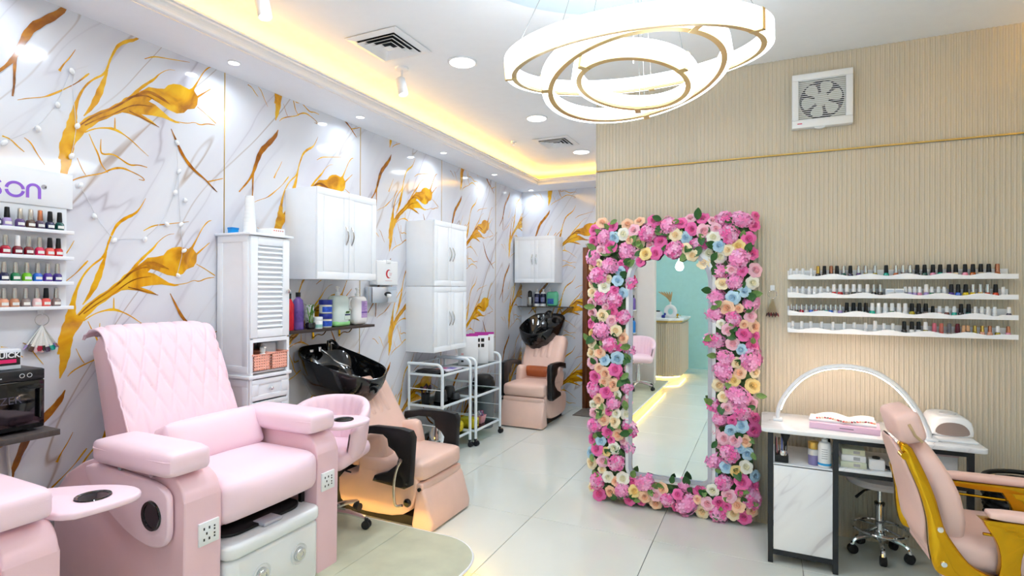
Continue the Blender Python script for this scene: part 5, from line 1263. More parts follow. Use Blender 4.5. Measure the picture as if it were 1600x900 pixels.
for x0, x1, z0, z1 in ((OX0 + .035, GX0 + .02, .05, OZ1 - .05), (GX1 - .02, OX1 - .035, .05, OZ1 - .05), (GX0 + .02, GX1 - .02, .05, GZ0 - .02), (GX0 + .02, GX1 - .02, GZ1 + .015, OZ1 - .05)):
    b.box(x0, x1, MY + .015, YA - .004, z0, z1)
b.obj('foliage_board', M_moss, mir)
# flower meshes
def rose_mesh(name, r, ms, layers=((3, .26), (4, .46), (5, .70), (5, .90), (6, 1.06))):
    b = B(); t = b.bm; random.seed(len(name))
    b.lathe([(.001, .66 * r), (.13 * r, .62 * r), (.16 * r, .30 * r)], seg=6, caps=False, mi=1)
    NL = len(layers)
    for li, (n, rad) in enumerate(layers):
        for k in range(n):
            a0 = 2 * math.pi * (k + .5 * (li % 2)) / n + random.uniform(-.18, .18); w = 2 * math.pi / n * 1.22
            rows = []
            top = .70 - .10 * li + random.uniform(-.03, .03)
            for j in range(5):
                v = j / 4; row = []
                for i in range(5):
                    u = i / 4 - .5; a = a0 + u * w
                    lip = max(0, v - .7) / .3
                    rr = r * ((.10 + .10 * li) + (rad - .10 - .10 * li) * v ** 1.3 + .05 * lip) * (1 - .16 * (abs(u) * 2) ** 2 * v) * (1 + .10 * (u + .5))
                    z = r * (.02 + top * math.sin(v * math.pi / 2 * (1 if li < 2 else .98)) - .10 * lip * lip * (1 if li > 1 else .3)) - .10 * r * (abs(u) * 2) ** 3 * v
                    row.append(t.verts.new((rr * math.cos(a), rr * math.sin(a), z)))
                rows.append(row)
            for j in range(4):
                for i in range(4):
                    f = t.faces.new((rows[j][i], rows[j][i + 1], rows[j + 1][i + 1], rows[j + 1][i])); f.material_index = 1 if li < 2 or (li < 4 and j < 2) else 0
    o = b.obj(name, ms, angle=80); me = o.data; bpy.data.objects.remove(o); return me
def hydra_mesh(name, r, ms, n=34):
    b = B(); t = b.bm; random.seed(len(name) * 3)
    for k in range(n):
        zf = 1 - (k + .5) / n * 1.15; ph = k * 2.39996
        s_ = math.sqrt(max(0, 1 - zf * zf)); d = Vector((s_ * math.cos(ph), s_ * math.sin(ph), zf)); c = d * r * random.uniform(.72, 1.1)
        d2 = (d + Vector((random.uniform(-.25, .25), random.uniform(-.25, .25), random.uniform(-.1, .3)))).normalized()
        e1 = d2.orthogonal().normalized(); e2 = d2.cross(e1); off = random.uniform(0, 1.5); q = r * .40
        for p in range(4):
            a = off + p * math.pi / 2; u = e1 * math.cos(a) + e2 * math.sin(a); w = e2 * math.cos(a) - e1 * math.sin(a)
            f = [c, c + u * q * .55 + w * q * .42 + d2 * q * .10, c + u * q + d2 * q * .04, c + u * q * .55 - w * q * .42 + d2 * q * .10]
            fc = t.faces.new([t.verts.new(x) for x in f]); fc.material_index = k % len(ms)
    b.lathe([(.02 * r, r * .78), (.45 * r, r * .58), (.68 * r, r * .25), (.7 * r, -.1 * r)], seg=10, caps=False)
    o = b.obj(name, ms, smooth=False); me = o.data; bpy.data.objects.remove(o); return me
def leaf_mesh(name, l, w, m):
    b = B()
    def fn(u, v):
        x = (u - .5) * 2; ww = w * math.sin(math.pi * min(1, v * .92 + .06)) ** .8
        return Vector((x * ww, v * l, .012 * math.sin(v * 3) + .25 * abs(x) * ww))
    b.grid(fn, 4, 6); o = b.obj(name, m, angle=80); me = o.data; bpy.data.objects.remove(o); return me
def petal(nm, c): return mat('petal_' + nm, c, .65, var=.06, scale=60, sheen=.2)
hot, pk, pale = petal('hot_pink', (240, 100, 172)), petal('pink', (252, 158, 208)), petal('pale_pink', (252, 196, 212))
crm, pch, yel = petal('cream', (254, 234, 196)), petal('peach', (252, 206, 172)), petal('butter', (250, 222, 150))
blu, wht = petal('powder_blue', (184, 218, 238)), petal('ivory', (250, 246, 232))
ROSE = {nm: rose_mesh('rose_' + nm, 1.0, [m, c]) for nm, m, c in (('hot', petal('rose_magenta', (242, 112, 178)), petal('magenta_heart', (228, 80, 152))), ('pale', pale, petal('pale_heart', (246, 168, 186))), ('cream', crm, petal('cream_heart', (248, 214, 160))), ('peach', pch, petal('peach_heart', (246, 178, 142))), ('butter', yel, petal('butter_heart', (242, 200, 116))), ('blue', blu, petal('blue_heart', (158, 198, 226))), ('ivory', wht, petal('ivory_heart', (238, 232, 196))))}
HYD = [hydra_mesh('hydrangea_a', 1.0, [pk, petal('candy_pink', (254, 178, 220)), petal('rose_pink', (250, 140, 198))]), hydra_mesh('hydrangea_bb', 1.0, [pk, petal('blossom', (255, 192, 226)), hot])]
LEAF = [leaf_mesh('leaf_a', 1.0, .32, M_leafd), leaf_mesh('leaf_b', 1.0, .28, mat('light_leaf', (112, 146, 78), .5, var=.2, scale=8))]
# positions
random.seed(21)
def inside(x, z, m=0.0):
    if not (OX0 + m < x < OX1 - m and OZ0 + m < z < OZ1 - m): return False
    gx0, gx1, gz0, gz1 = GX0 + .004, GX1 - .004, GZ0 - .002, 1.775
    if gx0 < x < gx1 and gz0 < z < gz1:
        ra = .22
        if z > gz1 - ra:
            cx = gx0 + ra if x < gx0 + ra else (gx1 - ra if x > gx1 - ra else None)
            if cx is not None and math.hypot(x - cx, z - (gz1 - ra)) > ra: return True
        return False
    return True
def edge_dist(x, z):
    d = min(x - OX0, OX1 - x, z - OZ0, OZ1 - z)
    gd = 9
    if GZ0 < z < GZ1: gd = min(abs(x - GX0), abs(x - GX1))
    elif GX0 < x < GX1: gd = min(abs(z - GZ0), abs(z - GZ1))
    return min(d, gd)
def place(me, name, x, z, r, depth):
    e = edge_dist(x, z)
    nx = 0; nz = 0
    if x - OX0 < .09: nx -= (1 - (x - OX0) / .09)
    if OX1 - x < .09: nx += (1 - (OX1 - x) / .09)
    if OZ1 - z < .09: nz += (1 - (OZ1 - z) / .09)
    d = Vector((nx * .9 + random.uniform(-.3, .3), -1, nz * .9 + random.uniform(-.2, .35))).normalized()
    q = d.to_track_quat('Z', 'Y').to_matrix().to_4x4()
    y = depth + .055 * max(0, 1 - e / .09)
    m = Matrix.Translation(Vector((x, y, z)) - Vector((-.60, 3.85, 0))) @ q @ Matrix.Rotation(random.uniform(0, 6.28), 4, 'Z') @ (Matrix.Diagonal((r * random.uniform(.85, 1.25), r * random.uniform(.85, 1.15), r * .85, 1)) if name == 'hydrangea' else Matrix.Scale(r, 4))
    return link_part(me, name, mir, m)
pts = []
def try_pt(r, tries=1, m=.03):
    for _ in range(tries):
        x, z = random.uniform(OX0, OX1), random.uniform(OZ0, OZ1)
        if not inside(x, z, m): continue
        if all(math.hypot(x - a, z - b) > (r + c) * .80 for a, b, c in pts): return x, z
    return None
n_h = 0
for _ in range(52):
    r = random.uniform(.052, .068); p = try_pt(r, 60, .04)
    if p:
        pts.append((p[0], p[1], r)); place(HYD[n_h % 2], 'hydrangea', p[0], p[1], r, MY - .015); n_h += 1
kinds = ['hot'] * 12 + ['cream'] * 8 + ['peach'] * 6 + ['pale'] * 10 + ['butter'] * 3 + ['blue'] * 5 + ['ivory'] * 4
for rr, cnt in ((.042, 120), (.037, 140), (.030, 150)):
    for _ in range(cnt):
        r = rr * random.uniform(.9, 1.1); p = try_pt(r, 80, .025)
        if p:
            pts.append((p[0], p[1], r)); place(ROSE[random.choice(kinds)], 'rose', p[0], p[1], r, MY - .018)
# leaves between, sticking out
nl = 0
while nl < 170:
    x, z = random.uniform(OX0, OX1), random.uniform(OZ0, OZ1)
    if not inside(x, z, .012): continue
    a = random.uniform(0, 6.28); s_ = random.uniform(.055, .085)
    out_ = Vector((math.cos(a), random.uniform(-.9, -.2), math.sin(a))).normalized()
    up_ = out_.cross(Vector((math.sin(a), 0, -math.cos(a)))).normalized(); sd = out_.cross(up_)
    if up_.y > 0: up_ = -up_; sd = -sd
    M3 = Matrix((( sd.x, out_.x, up_.x, 0), (sd.y, out_.y, up_.y, 0), (sd.z, out_.z, up_.z, 0), (0, 0, 0, 1)))
    o = link_part(LEAF[nl % 2], 'leaf', mir, Matrix.Translation(Vector((x, MY - .012, max(z, .06))) - Vector((-.60, 3.85, 0))) @ M3 @ Matrix.Scale(s_, 4)); nl += 1

# ================================================================ wall ledges of polish
LZ = (1.587, 1.4735, 1.362, 1.256)
M_ledge = mat('ledge_white', (244, 245, 247), .3, var=.008)
ln = ['top', 'second', 'third', 'lowest']
LEDGE = []
for k, z in enumerate(LZ):
    t = thing('polish_ledge', f'white wavy-fronted wall ledge of nail polish, {ln[k]} of four', 'shelf', (.69, 3.86, z))
    x0, x1 = .130, 1.243
    B().box(x0, x1, 3.822, 3.904, z, z + .006, .001).obj('base', M_ledge, t)
    B().box(x0, x1 - .02, 3.896, 3.9045, z + .006, z + .058, .001).obj('back', M_ledge, t)
    P = [(x0, z), (x1, z)] + [(x1 - (x1 - x0) * i / 80, z + .027 + .007 * math.cos((x1 - (x1 - x0) * i / 80) * 2 * math.pi / .186 + k) * (0 if i < 6 else 1)) for i in range(81)]
    B().prism(P, 'y', 3.818, 3.824).obj('wavy_front', M_ledge, t)
    LEDGE.append(t)
XS = [[.148, .182, .215, .261, .298, .332, .368, .399, .434, .469, .512, .548, .595, .651, .699, .734, .768, .802, .837, .876, .91, .95, .981, 1.023, 1.058, 1.093, 1.128, 1.165],
      [.15, .182, .215, .25, .28, .313, .35, .383, .417, .452, .487, .518, .557, .589, .622, .745, .767, .790, .813, .845, .871, .902, .929, .961, .992, 1.026, 1.058, 1.091, 1.122, 1.158, 1.19],
      [.15, .18, .208, .234, .261, .288, .314, .34, .366, .392, .417, .451, .486, .518, .55, .582, .614, .648, .681, .714, .745, .777, .81, .843, .876, .907, .941, .975, 1.005, 1.039, 1.069, 1.098, 1.125, 1.154, 1.215],
      [.159, .209, .259, .318, .379, .439, .49, .548, .597, .641, .685, .74, .777, .809, .842, .883, .916, .952, .99, 1.017, 1.037, 1.067, 1.1, 1.133, 1.167, 1.212]]
K1 = [('clear', 'white', 's')] * 4 + [('black', 'gold', 'm'), ('black', 'black', 'm'), ('black', 'copper', 'm'), ('black', 'black', 'm'), ('dark green', 'silver', 'm'), ('navy', 'black', 'm'), ('purple', 'silver', 'm'), ('olive', 'silver', 'm'), ('olive', 'silver', 'm'), ('teal', 'black', 'm'), ('amber', 'silver', 'm'), ('brown', 'silver', 'm'), ('dark green', 'silver', 'm'), ('black', 'black', 'm'), ('dark green', 'black', 'm'), ('pink', 'black', 'm'), ('teal', 'black', 'm'), ('pink', 'black', 'm'), ('cream', 'black', 'm'), ('pink', 'black', 'm'), ('amber', 'black', 'm'), ('cream', 'black', 'm'), ('white', 'black', 'm'), ('amber', 'copper', 'm')]
K2 = [('clear', 'white', 's')] * 6 + [('navy', 'white', 's'), ('red', 'white', 'm'), ('red', 'white', 'm'), ('grey', 'white', 'm'), ('black', 'white', 'm'), ('black', 'white', 'm'), ('clear', 'white', 'm'), ('black', 'silver', 'm'), ('black', 'silver', 'm'), ('navy', 'white', 's'), ('lilac', 'white', 's'), ('lilac', 'white', 's'), ('pink', 'white', 's'), ('lilac', 'white', 'm'), ('green', 'white', 's'), ('green', 'white', 's'), ('clear', 'white', 's'), ('violet', 'black', 'm'), ('blue', 'black', 'm'), ('yellow', 'black', 'm'), ('yellow', 'silver', 'm'), ('yellow', 'silver', 'm'), ('orange red', 'silver', 'm'), ('orange red', 'black', 'm'), ('clear', 'white', 's')]
K3 = [(v, 'silver', 's') for v in ('black', 'black', 'crimson', 'clear', 'blue', 'coral', 'black', 'teal', 'blue', 'clear', 'lilac')] + [('black', 'black', 'm')] * 4 + [('teal', 'white', 'm')] + [('clear', 'white', 'm')] * 2 + [('green', 'white', 'm'), ('clear', 'white', 'm'), ('clear', 'white', 'm'), ('olive', 'black', 'm'), ('black', 'black', 'm'), ('grey', 'black', 'm'), ('black', 'black', 's'), ('pale pink', 'white', 's'), ('maroon', 'white', 's'), ('teal', 'white', 's'), ('black', 'black', 'm'), ('dark green', 'black', 'm')] + [('clear', 'white', 's')] * 4 + [('plum', 'white', 's')]
K4 = [('clear', 'white', 's')] * 8 + [('clear', 'white', 'm'), ('clear', 'white', 's'), ('clear', 'white', 's'), ('black', 'black', 'm'), ('white', 'black', 'm'), ('white', 'black', 'm'), ('olive', 'white', 'm'), ('pink', 'pink', 't'), ('coral', 'coral', 't'), ('grey', 'grey', 't'), ('maroon', 'maroon', 't'), ('tan', 'tan', 's'), ('black', 'tan', 's'), ('olive', 'gold', 's'), ('peach', 'gold', 's'), ('peach', 'copper', 's'), ('olive', 'white', 's'), ('pink', 'copper', 's')]
SZ = {'s': 'small', 'm': 'mid', 't': 'stick'}
for r_, (xs, ks) in enumerate(zip(XS, (K1, K2, K3, K4))):
    for i, (x, k) in enumerate(zip(xs, ks)):
        if k[2] == 'm' and i and x - xs[i - 1] < .026: x = xs[i - 1] + .026
        polish(x, 3.858, LZ[r_] + .0062, k[0], k[1], SZ[k[2]], f'{k[0]} polish with {k[1]} cap, {ORD[i]} from left on the {ln[r_]} wavy ledge', 'polish bottles on the wavy wall ledges', R(-90))
for k in range(4):
    x = .645 + .046 * (k % 2); z = LZ[1] + .0065 + .026 * (k // 2)
    t = thing('nail_tip_box', f'small white box stacked on the second wavy ledge, {["lower left", "lower right", "upper left", "upper right"][k]}', 'box', (x + .022, 3.86, z), 'white boxes on the second wavy ledge')
    B().box(x, x + .044, 3.835, 3.89, z, z + .0255, .0012).obj('carton', M_whitep, t)
    B().box(x + .004, x + .04, 3.8345, 3.835, z + .006, z + .018).obj('label', mat('pale_label', (206, 214, 226), .5), t)
# ================================================================ exhaust fan
t = thing('exhaust_fan', 'white square exhaust fan high on the fluted wall', 'fan', (.315, 3.88, 2.71))
cx, cz, h = .316, 2.712, .165
b = B()
for x0, x1, z0, z1 in ((cx - h, cx + h, cz + .125, cz + h), (cx - h, cx + h, cz - h - .008, cz - .125), (cx - h, cx - .128, cz - .125, cz + .125), (cx + .128, cx + h, cz - .125, cz + .125)):
    b.box(x0, x1, 3.852, YA, z0, z1, .004)
b.obj('frame', M_whitep, t)
B().box(cx - .13, cx + .13, YA - .008, YA - .002, cz - .13, cz + .13).obj('duct', M_dark, t)
b = B()
ring_prism(b, [(p[0], p[1]) for p in arc(cx, cz, .122, 0, 350, 35)], rrect(cx - .129, cx + .129, cz - .129, cz + .129, .01, 8), 3.884, 3.890)
b.obj('shroud', mat('fan_grey', (206, 206, 200), .5), t)
M_blade = mat('fan_blade_grey', (216, 216, 210), .45, var=.02)
for k in range(6):
    pl = []
    a0 = 60 * k
    pl = [(cx + r * math.cos(R(a0 + a)), cz + r * math.sin(R(a0 + a))) for r, a in ((.035, 0), (.07, -12), (.105, -8), (.114, 8), (.112, 28), (.09, 36), (.05, 34), (.035, 30))]
    B().prism(smooth_poly(pl, 1), 'y', 3.874 + .002 * (k % 2), 3.877 + .002 * (k % 2)).obj('blade', M_blade, t)
B().lathe([(.04, 0), (.04, .008), (.03, .014), (0, .015)], (cx, 3.884, cz), 24, mx=Matrix.Rotation(R(90), 4, 'X')).obj('hub', M_blade, t)
for k in range(21):
    z = cz - .122 + .0122 * k
    B().box(cx - .13, cx + .13, 3.857, 3.860, z - .0022, z + .0022, .0006, 1).obj('grille_bar', M_whitep, t)
B().box(cx - .135, cx - .108, 3.8512, 3.852, cz - .150, cz - .144).obj('red_badge', mat('badge_red', (206, 60, 96), .4), t)
B().prism(arc(cx - .01, cz - h - .008, .03, 180, 360, 10, .012), 'y', 3.858, 3.88).obj('pull_tab', M_whitep, t)
# ================================================================ manicure table
M_bframe = mat('black_square_tube', (34, 36, 40), .45, var=.05)
t = thing('manicure_table', 'white marble-top manicure table on a black metal frame', 'table', (.48, 3.57, 0))
B().prism(rrect(-.018, .985, 3.345, 3.80, .03, 4), 'z', .728, .750, .003, 2).obj('tabletop', M_tmarble, t)
for x, y in ((.018, 3.362), (.332, 3.362), (.018, 3.762), (.332, 3.762), (.905, 3.362), (.905, 3.762)):
    B().box(x, x + .026, y, y + .026, 0, .728, .0015, 1).obj('leg', M_bframe, t)
rails = []
for y in (3.362, 3.762): rails += [(.044, .332, y, y + .026, .05, .078), (.358, .905, y, y + .026, .703, .728), (.358, .905, y, y + .026, .535, .556)]
rails += [(x, x + .026, 3.388, 3.762, .702, .728) for x in (.018, .332, .905)] + [(x, x + .026, 3.388, 3.762, .05, .076) for x in (.018, .332)]
for r_ in rails: B().box(*r_).obj('rail', M_bframe, t)
B().box(.046, .331, 3.364, 3.372, .078, .552, .001).obj('front_panel', M_tmarble, t)
B().box(.040, .044, 3.388, 3.76, .078, .552).box(.331, .335, 3.388, 3.76, .078, .552).obj('side_panel', M_tmarble, t)
B().box(.044, .331, 3.364, 3.78, .545, .556, .001).obj('left_shelf', M_tmarble, t)
B().box(.358, .93, 3.362, 3.785, .557, .572, .001).obj('right_shelf', M_tmarble, t)
# items on the left shelf
M_acryl = glass_mat('smoky_acrylic', (150, 150, 156))
t = thing('tool_holder', 'black desk organiser with brushes on the table left shelf', 'organiser', (.085, 3.41, .557))
B().box(.052, .12, 3.385, 3.44, .557, .60, .003).box(.052, .058, 3.385, 3.44, .60, .69, .002).obj('holder', M_blackm, t)
for k in range(5):
    x = .066 + .011 * k; b = B().tube([(x, 3.41, .59), (x + .004 * (k - 2), 3.41 + .005 * k, .69)], [.004, .005], 6)
    b.obj('tool', [mat('rose_handle', (214, 130, 130), .4), M_steel, mat('blue_handle', (120, 130, 200), .4), M_blackm, M_steel][k], t)
B().lathe([(.004, .645), (.006, .66), (.022, .70), (.026, .72)], (.105, 3.41, 0), 14).obj('fan_brush', M_blackm, t)
B().lathe([(.0, 0), (.02, .003), (.024, .018), (.02, .03), (0, .032)], (.092, 3.39, .598), 14).obj('magnifier', M_chrome, t)
c = (.245, 3.43, .557); t = thing('acetone_jar', 'purple liquid dispenser jar with a gold cap', 'jar', c)
B().lathe([(.026, 0), (.027, .004), (.027, .055), (0, .055)], c, 20).obj('liquid', mat('purple_liquid', (128, 120, 170), .1, var=.05, coat=.5), t)
B().lathe([(.0275, .055), (.0275, .085), (.024, .088)], c, 20).obj('glass', mat('jar_glass', (206, 206, 206), .1, var=.02), t)
B().lathe([(.026, .088), (.027, .092), (.027, .125), (.02, .13), (0, .13)], c, 20).obj('cap', M_goldtrim, t)
c = (.297, 3.412, .557); t = thing('lotion_bottle', 'white pump bottle with a blue base band on the table shelf', 'bottle', c)
B().lathe([(.030, 0), (.033, .004), (.033, .115), (.026, .132), (.014, .138)], c, 24).obj('body', M_whitep, t)
B().lathe([(.0334, .012), (.0334, .024)], c, 24, caps=False).obj('blue_band', mat('cyan_band', (40, 160, 220), .4), t)
b = B()
for k in range(5): wrap(c, .0334, .05 + k * .012, .053 + k * .012, -120, -70)(b)
b.obj('print', mat('grey_lettering', (160, 160, 166), .5), t)
B().lathe([(.015, .138), (.015, .15), (.006, .152), (.006, .16), (.012, .16), (.012, .166), (0, .166)], c, 16).obj('pump', M_whitep, t)
# items on the right shelf
for k, (z, h_, nm) in enumerate(((.572, .032, 'pale green'), (.6045, .034, 'white'), (.639, .03, 'pale green'))):
    t = thing('supply_box', f'flat {nm} supply box, {["bottom", "middle", "top"][k]} of the stack on the table shelf', 'box', (.43, 3.46, z))
    B().box(.37 + .004 * k, .49 - .003 * k, 3.395 + .004 * k, 3.52, z, z + h_, .002).obj('carton', [mat('pale_green_carton', (214, 220, 196), .4, var=.06, scale=30), M_whitep, mat('pale_green_carton', (214, 220, 196), .4)][k], t)
    B().box(.43, .46, 3.3945 + .004 * k, 3.395 + .004 * k, z + .008, z + h_ - .008).obj('label', mat('grey_label', (170, 172, 176), .5), t)
t = thing('nail_drill', 'white electric nail drill box with black dial on the table shelf', 'device', (.535, 3.43, .572))
B().box(.50, .572, 3.395, 3.46, .572, .628, .008, 3).obj('case', M_whitep, t)
B().cyl((.536, 3.43, .632), .018, .01, seg=18).obj('dial', M_blackm, t)
B().tube(smooth_path([(.57, 3.42, .59), (.60, 3.40, .582), (.63, 3.42, .58), (.60, 3.46, .58), (.575, 3.45, .59)]), .006, 8).obj('cable', M_blackm, t)
t = thing('blue_sachet', 'light blue packet at the right of the table shelf', 'packet', (.635, 3.45, .572))
B().cushion((.645, 3.45, .605), (.04, .06, .065), .012, (.2, 0, 0), 5).obj('packet', mat('light_blue_packet', (110, 160, 210), .4, var=.1, scale=40), t)
B().box(.63, .66, 3.4185, 3.419, .60, .62).obj('label', M_whitep, t)
t = thing('clear_case', 'clear plastic organiser case on the right end of the table shelf', 'case', (.82, 3.50, .572))
B().box(.76, .88, 3.42, 3.58, .572, .68, .003).obj('case', mat('milky_clear_case', (216, 220, 222), .15, var=.03), t)
B().box(.755, .885, 3.415, 3.585, .68, .69, .003).obj('lid', mat('rose_lid', (214, 190, 190), .3), t)
# lamp over the table
lp = thing('arch_desk_lamp', 'white half-moon LED arch lamp standing on the manicure table', 'lamp', (.40, 3.62, .75))
pathL = [(.07 + .0, .752), (.07, .80), (.085, .86), (.121, .925), (.165, .985), (.205, 1.025), (.26, 1.062), (.319, 1.086), (.408, 1.101), (.507, 1.09), (.56, 1.068), (.613, 1.033), (.652, .995), (.687, .95), (.72, .90), (.745, .85), (.764, .80), (.772, .752)]
ly = lambda x: 3.585 - .14 * (x - .07) / .70
pp = smooth_path([(x, ly(x), z) for x, z in pathL], 1)
B().tube(pp, .016, 10, flat=(1.2, .75)).obj('arch', M_whitep, lp)
inn_ = [Vector((.42, ly(.42), .80)) + (Vector(p) - Vector((.42, ly(.42), .80))) * .966 + Vector((.001, .012, 0)) for p in pp if p[2] > .80]
inn_ = [p + Vector((0, 0, -.001)) for p in inn_]
B().tube(inn_, .005, 6).obj('led_diffuser', mat('lamp_led', (255, 250, 244), .4, var=0, emit=(255, 226, 206), estr=30), lp)
for x in (.07, .774): B().box(x - .025, x + .025, ly(x) - .035, ly(x) + .035, .750, .764, .004).obj('foot', M_whitep, lp)
# pink tray of tips
t = thing('tip_display_box', 'flat pink box with a white display tray of painted nail tips', 'box', (.40, 3.50, .75))
mxr = Matrix.Translation((.40, 3.52, .751)) @ Matrix.Rotation(R(-7), 4, 'Z')
B().box(-.165, .165, -.085, .085, 0, .034, .003, mx=mxr).obj('box', mat('soft_pink_card', (238, 198, 220), .45, var=.02), t)
B().box(-.17, .15, -.055, .095, .0345, .046, .004, mx=mxr).obj('tray', M_whitep, t)
b = B().box(-.02, .045, -.0858, -.0852, .014, .020, mx=mxr); b.obj('print', mat('faint_print', (150, 120, 140), .5), t)
random.seed(9)
for k in range(22):
    u = k / 21; x = -.13 + .27 * u; y = -.03 + .03 * math.sin(u * 9)
    B().cushion((0, 0, 0), (.010, .020, .006), .0028, (0, 0, .2), 4).obj('nail_tip', mat('tip_' + ['coral', 'peach', 'cream', 'crimson', 'grey'][k % 5], VARN[['coral', 'peach', 'cream', 'crimson', 'grey'][k % 5]], .15), t, org=Vector((0, 0, 0))).matrix_local = Matrix.Translation(-Vector((.40, 3.50, .75))) @ mxr @ Matrix.Translation((x, y, .050)) @ Matrix.Rotation(.4 * math.sin(k), 4, 'Z')
b = B()
def cloth(u, v): return mxr @ Vector((-.14 + .28 * u, .0 + .09 * v, .047 + .020 * math.sin(v * 3.1) * (.4 + abs(math.sin(u * 5.5)))))
b.grid(cloth, 24, 8).obj('tissue', M_whitep, t, angle=80)
# gel lamp
t = thing('nail_dryer_lamp', 'white gel nail dryer lamp at the right of the table', 'nail dryer', (.86, 3.60, .75))
bd = [(.800, .752), (.975, .752), (.98, .80), (.965, .848), (.92, .862), (.845, .862), (.81, .85), (.797, .80)]
b = B()
B().prism(smooth_poly(bd, 1), 'y', 3.535, 3.745, .012, 3).obj('shell', M_whitep, t)
B().prism(smooth_poly([(.815, .764), (.958, .764), (.958, .80), (.925, .832), (.85, .832), (.815, .80)], 2), 'y', 3.531, 3.536).obj('opening', mat('brown_grey_inside', (140, 124, 118), .6), t)
B().box(.805, .970, 3.44, 3.54, .7505, .760, .003).obj('hand_plate', M_whitep, t)
B().lathe([(.038, 0), (.036, .004), (0, .004)], (.888, 3.63, .862), 20).obj('top_button', M_greyp, t)
# ================================================================ round stool at the table
t = thing('saddle_stool', 'round white-topped stool on chrome casters under the manicure table', 'stool', (.60, 3.725, 0))
sc_ = (.60, 3.725, 0)
B().lathe([(0, .392), (.10, .395), (.165, .415), (.176, .435), (.17, .452), (.14, .462), (0, .466)], sc_, 36).obj('seat', mat('pale_grey_vinyl', (226, 216, 216), .4, var=.02), t)
B().cyl((.60, 3.725, .335), .013, .12, seg=16).cyl((.60, 3.725, .21), .024, .17, seg=18).lathe([(.027, .285), (.027, .298), (.02, .30)], sc_, 18).obj('gas_lift', M_chrome, t)
B().cyl((.60, 3.725, .296), .027, .014, seg=18).obj('collar', M_black, t)
B().tube([(.58, 3.72, .385), (.52, 3.69, .37), (.475, 3.66, .335)], [.005, .006, .008], 8).obj('height_lever', M_blackm, t)
B().tube([(.60 + .135 * math.cos(a), 3.725 + .135 * math.sin(a), .155) for a in [k * math.pi / 20 for k in range(40)]], .009, 8, closed=True).obj('foot_ring', M_chrome, t)
for k in range(4):
    a = R(45 + 90 * k); B().tube([(.60 + .025 * math.cos(a), 3.725 + .025 * math.sin(a), .165), (.60 + .13 * math.cos(a), 3.725 + .13 * math.sin(a), .155)], .006, 8).obj('ring_spoke', M_chrome, t)
B().lathe([(.034, .095), (.034, .13), (.024, .15), (0, .15)], sc_, 20).obj('hub', M_chrome, t)
for k in range(5):
    a = R(-92 + 72 * k); c_, s_ = math.cos(a), math.sin(a)
    lg = B().tube(smooth_path([(.60 + .02 * c_, 3.725 + .02 * s_, .115), (.60 + .09 * c_, 3.725 + .09 * s_, .10), (.60 + .135 * c_, 3.725 + .135 * s_, .085), (.60 + .142 * c_, 3.725 + .142 * s_, .05)], 2), .012, 8).obj('leg', M_chrome, t)
    B().cyl((.60 + .142 * c_, 3.725 + .142 * s_, .027), .027, .034, seg=16, bev=.006, mx=Matrix.Rotation(a, 4, 'Z') @ Matrix.Rotation(R(90), 4, 'X')).obj('caster', M_rubber, lg)
# ================================================================ blush and gold client chair
gc = thing('client_chair', 'blush leather client chair with polished gold frame at the right edge', 'chair', (.60, 2.65, 0))
Lf = [(.482, .915), (.503, .858), (.533, .783), (.559, .715), (.579, .631), (.585, .585), (.589, .499), (.602, .431), (.622, .405)]
Rf = [(.525, .905), (.553, .849), (.585, .775), (.611, .70), (.623, .647), (.639, .584), (.661, .545), (.692, .497), (.723, .458), (.780, .430), (.90, .415), (1.10, .41), (1.10, .375), (.90, .378), (.74, .385)]
poly = Lf[::-1] + Rf
for y0, y1 in ((2.632, 2.676), (3.096, 3.140)):
    sf = B().prism(smooth_poly(poly if y0 < 3 else Lf[:2:-1] + Rf[3:], 1), 'y', y0, y1, .017, 4).obj('gold_side_frame', M_gold, gc)
    yo = y0 if y0 < 3 else y1
    for x, z in ((.622, .585), (.634, .452)): B().lathe([(.012, 0), (.010, .005), (0, .006)], (x, yo, z), 14, mx=Matrix.Rotation(R(90 if y0 < 3 else -90), 4, 'X')).obj('bolt', M_chrome, sf)
def slab(off0, off1, y0, y1, puff, m, name, z0=.43, z1=.90, ycorn=.05):
    b = B()
    def cx_(z):
        pts_ = [(.41, .655), (.50, .612), (.60, .606), (.70, .586), (.78, .558), (.86, .525), (.92, .498)]
        for (za, xa), (zb, xb) in zip(pts_, pts_[1:]):
            if z <= zb: return xa + (xb - xa) * (z - za) / (zb - za)
        return pts_[-1][1]
    def fn(u, v):
        a = u * 2 * math.pi
        s_, c_ = math.sin(a), math.cos(a); e = .45
        z = z0 + (z1 - z0) * v; prof = math.sin(math.pi * max(.004, min(.996, v))) ** .35
        yy = (y0 + y1) / 2 + (y1 - y0) / 2 * math.copysign(abs(c_) ** e, c_) * prof
        d = (off0 + off1) / 2 + (off1 - off0) / 2 * math.copysign(abs(s_) ** .6, s_) * prof
        return Vector((cx_(z) + d, yy, z))
    b.grid(fn, 48, 36, closed_u=True)
    return b.obj(name, m, gc, angle=70)
slab(.02, .135, 2.68, 3.09, 0, M_blush, 'backrest', .42, .91)
slab(-.030, .008, 2.685, 3.085, 0, M_blush, 'back_panel', .43, .89)
mxh = Matrix.Rotation(R(-17), 4, 'Y')
hr = B().cushion((.548, 2.845, .950), (.098, .25, .128), .026, (.08, .03, .06), 9, mx=mxh).obj('headrest', M_blush, gc)
B().tube([(.588, 2.719, .900), (.562, 2.716, .925), (.540, 2.716, .97)], .006, 6).obj('strap', mat('tan_strap', (196, 168, 132), .5), hr)
for y in (2.66,): B().cyl((.503, y - .02, .862), .014, .05, 'y', 14).obj('tilt_knob', M_gold, gc)
B().cushion((.88, 2.885, .475), (.52, .41, .13), .045, (.04, .02, .12), 10).obj('seat', M_blush, gc)
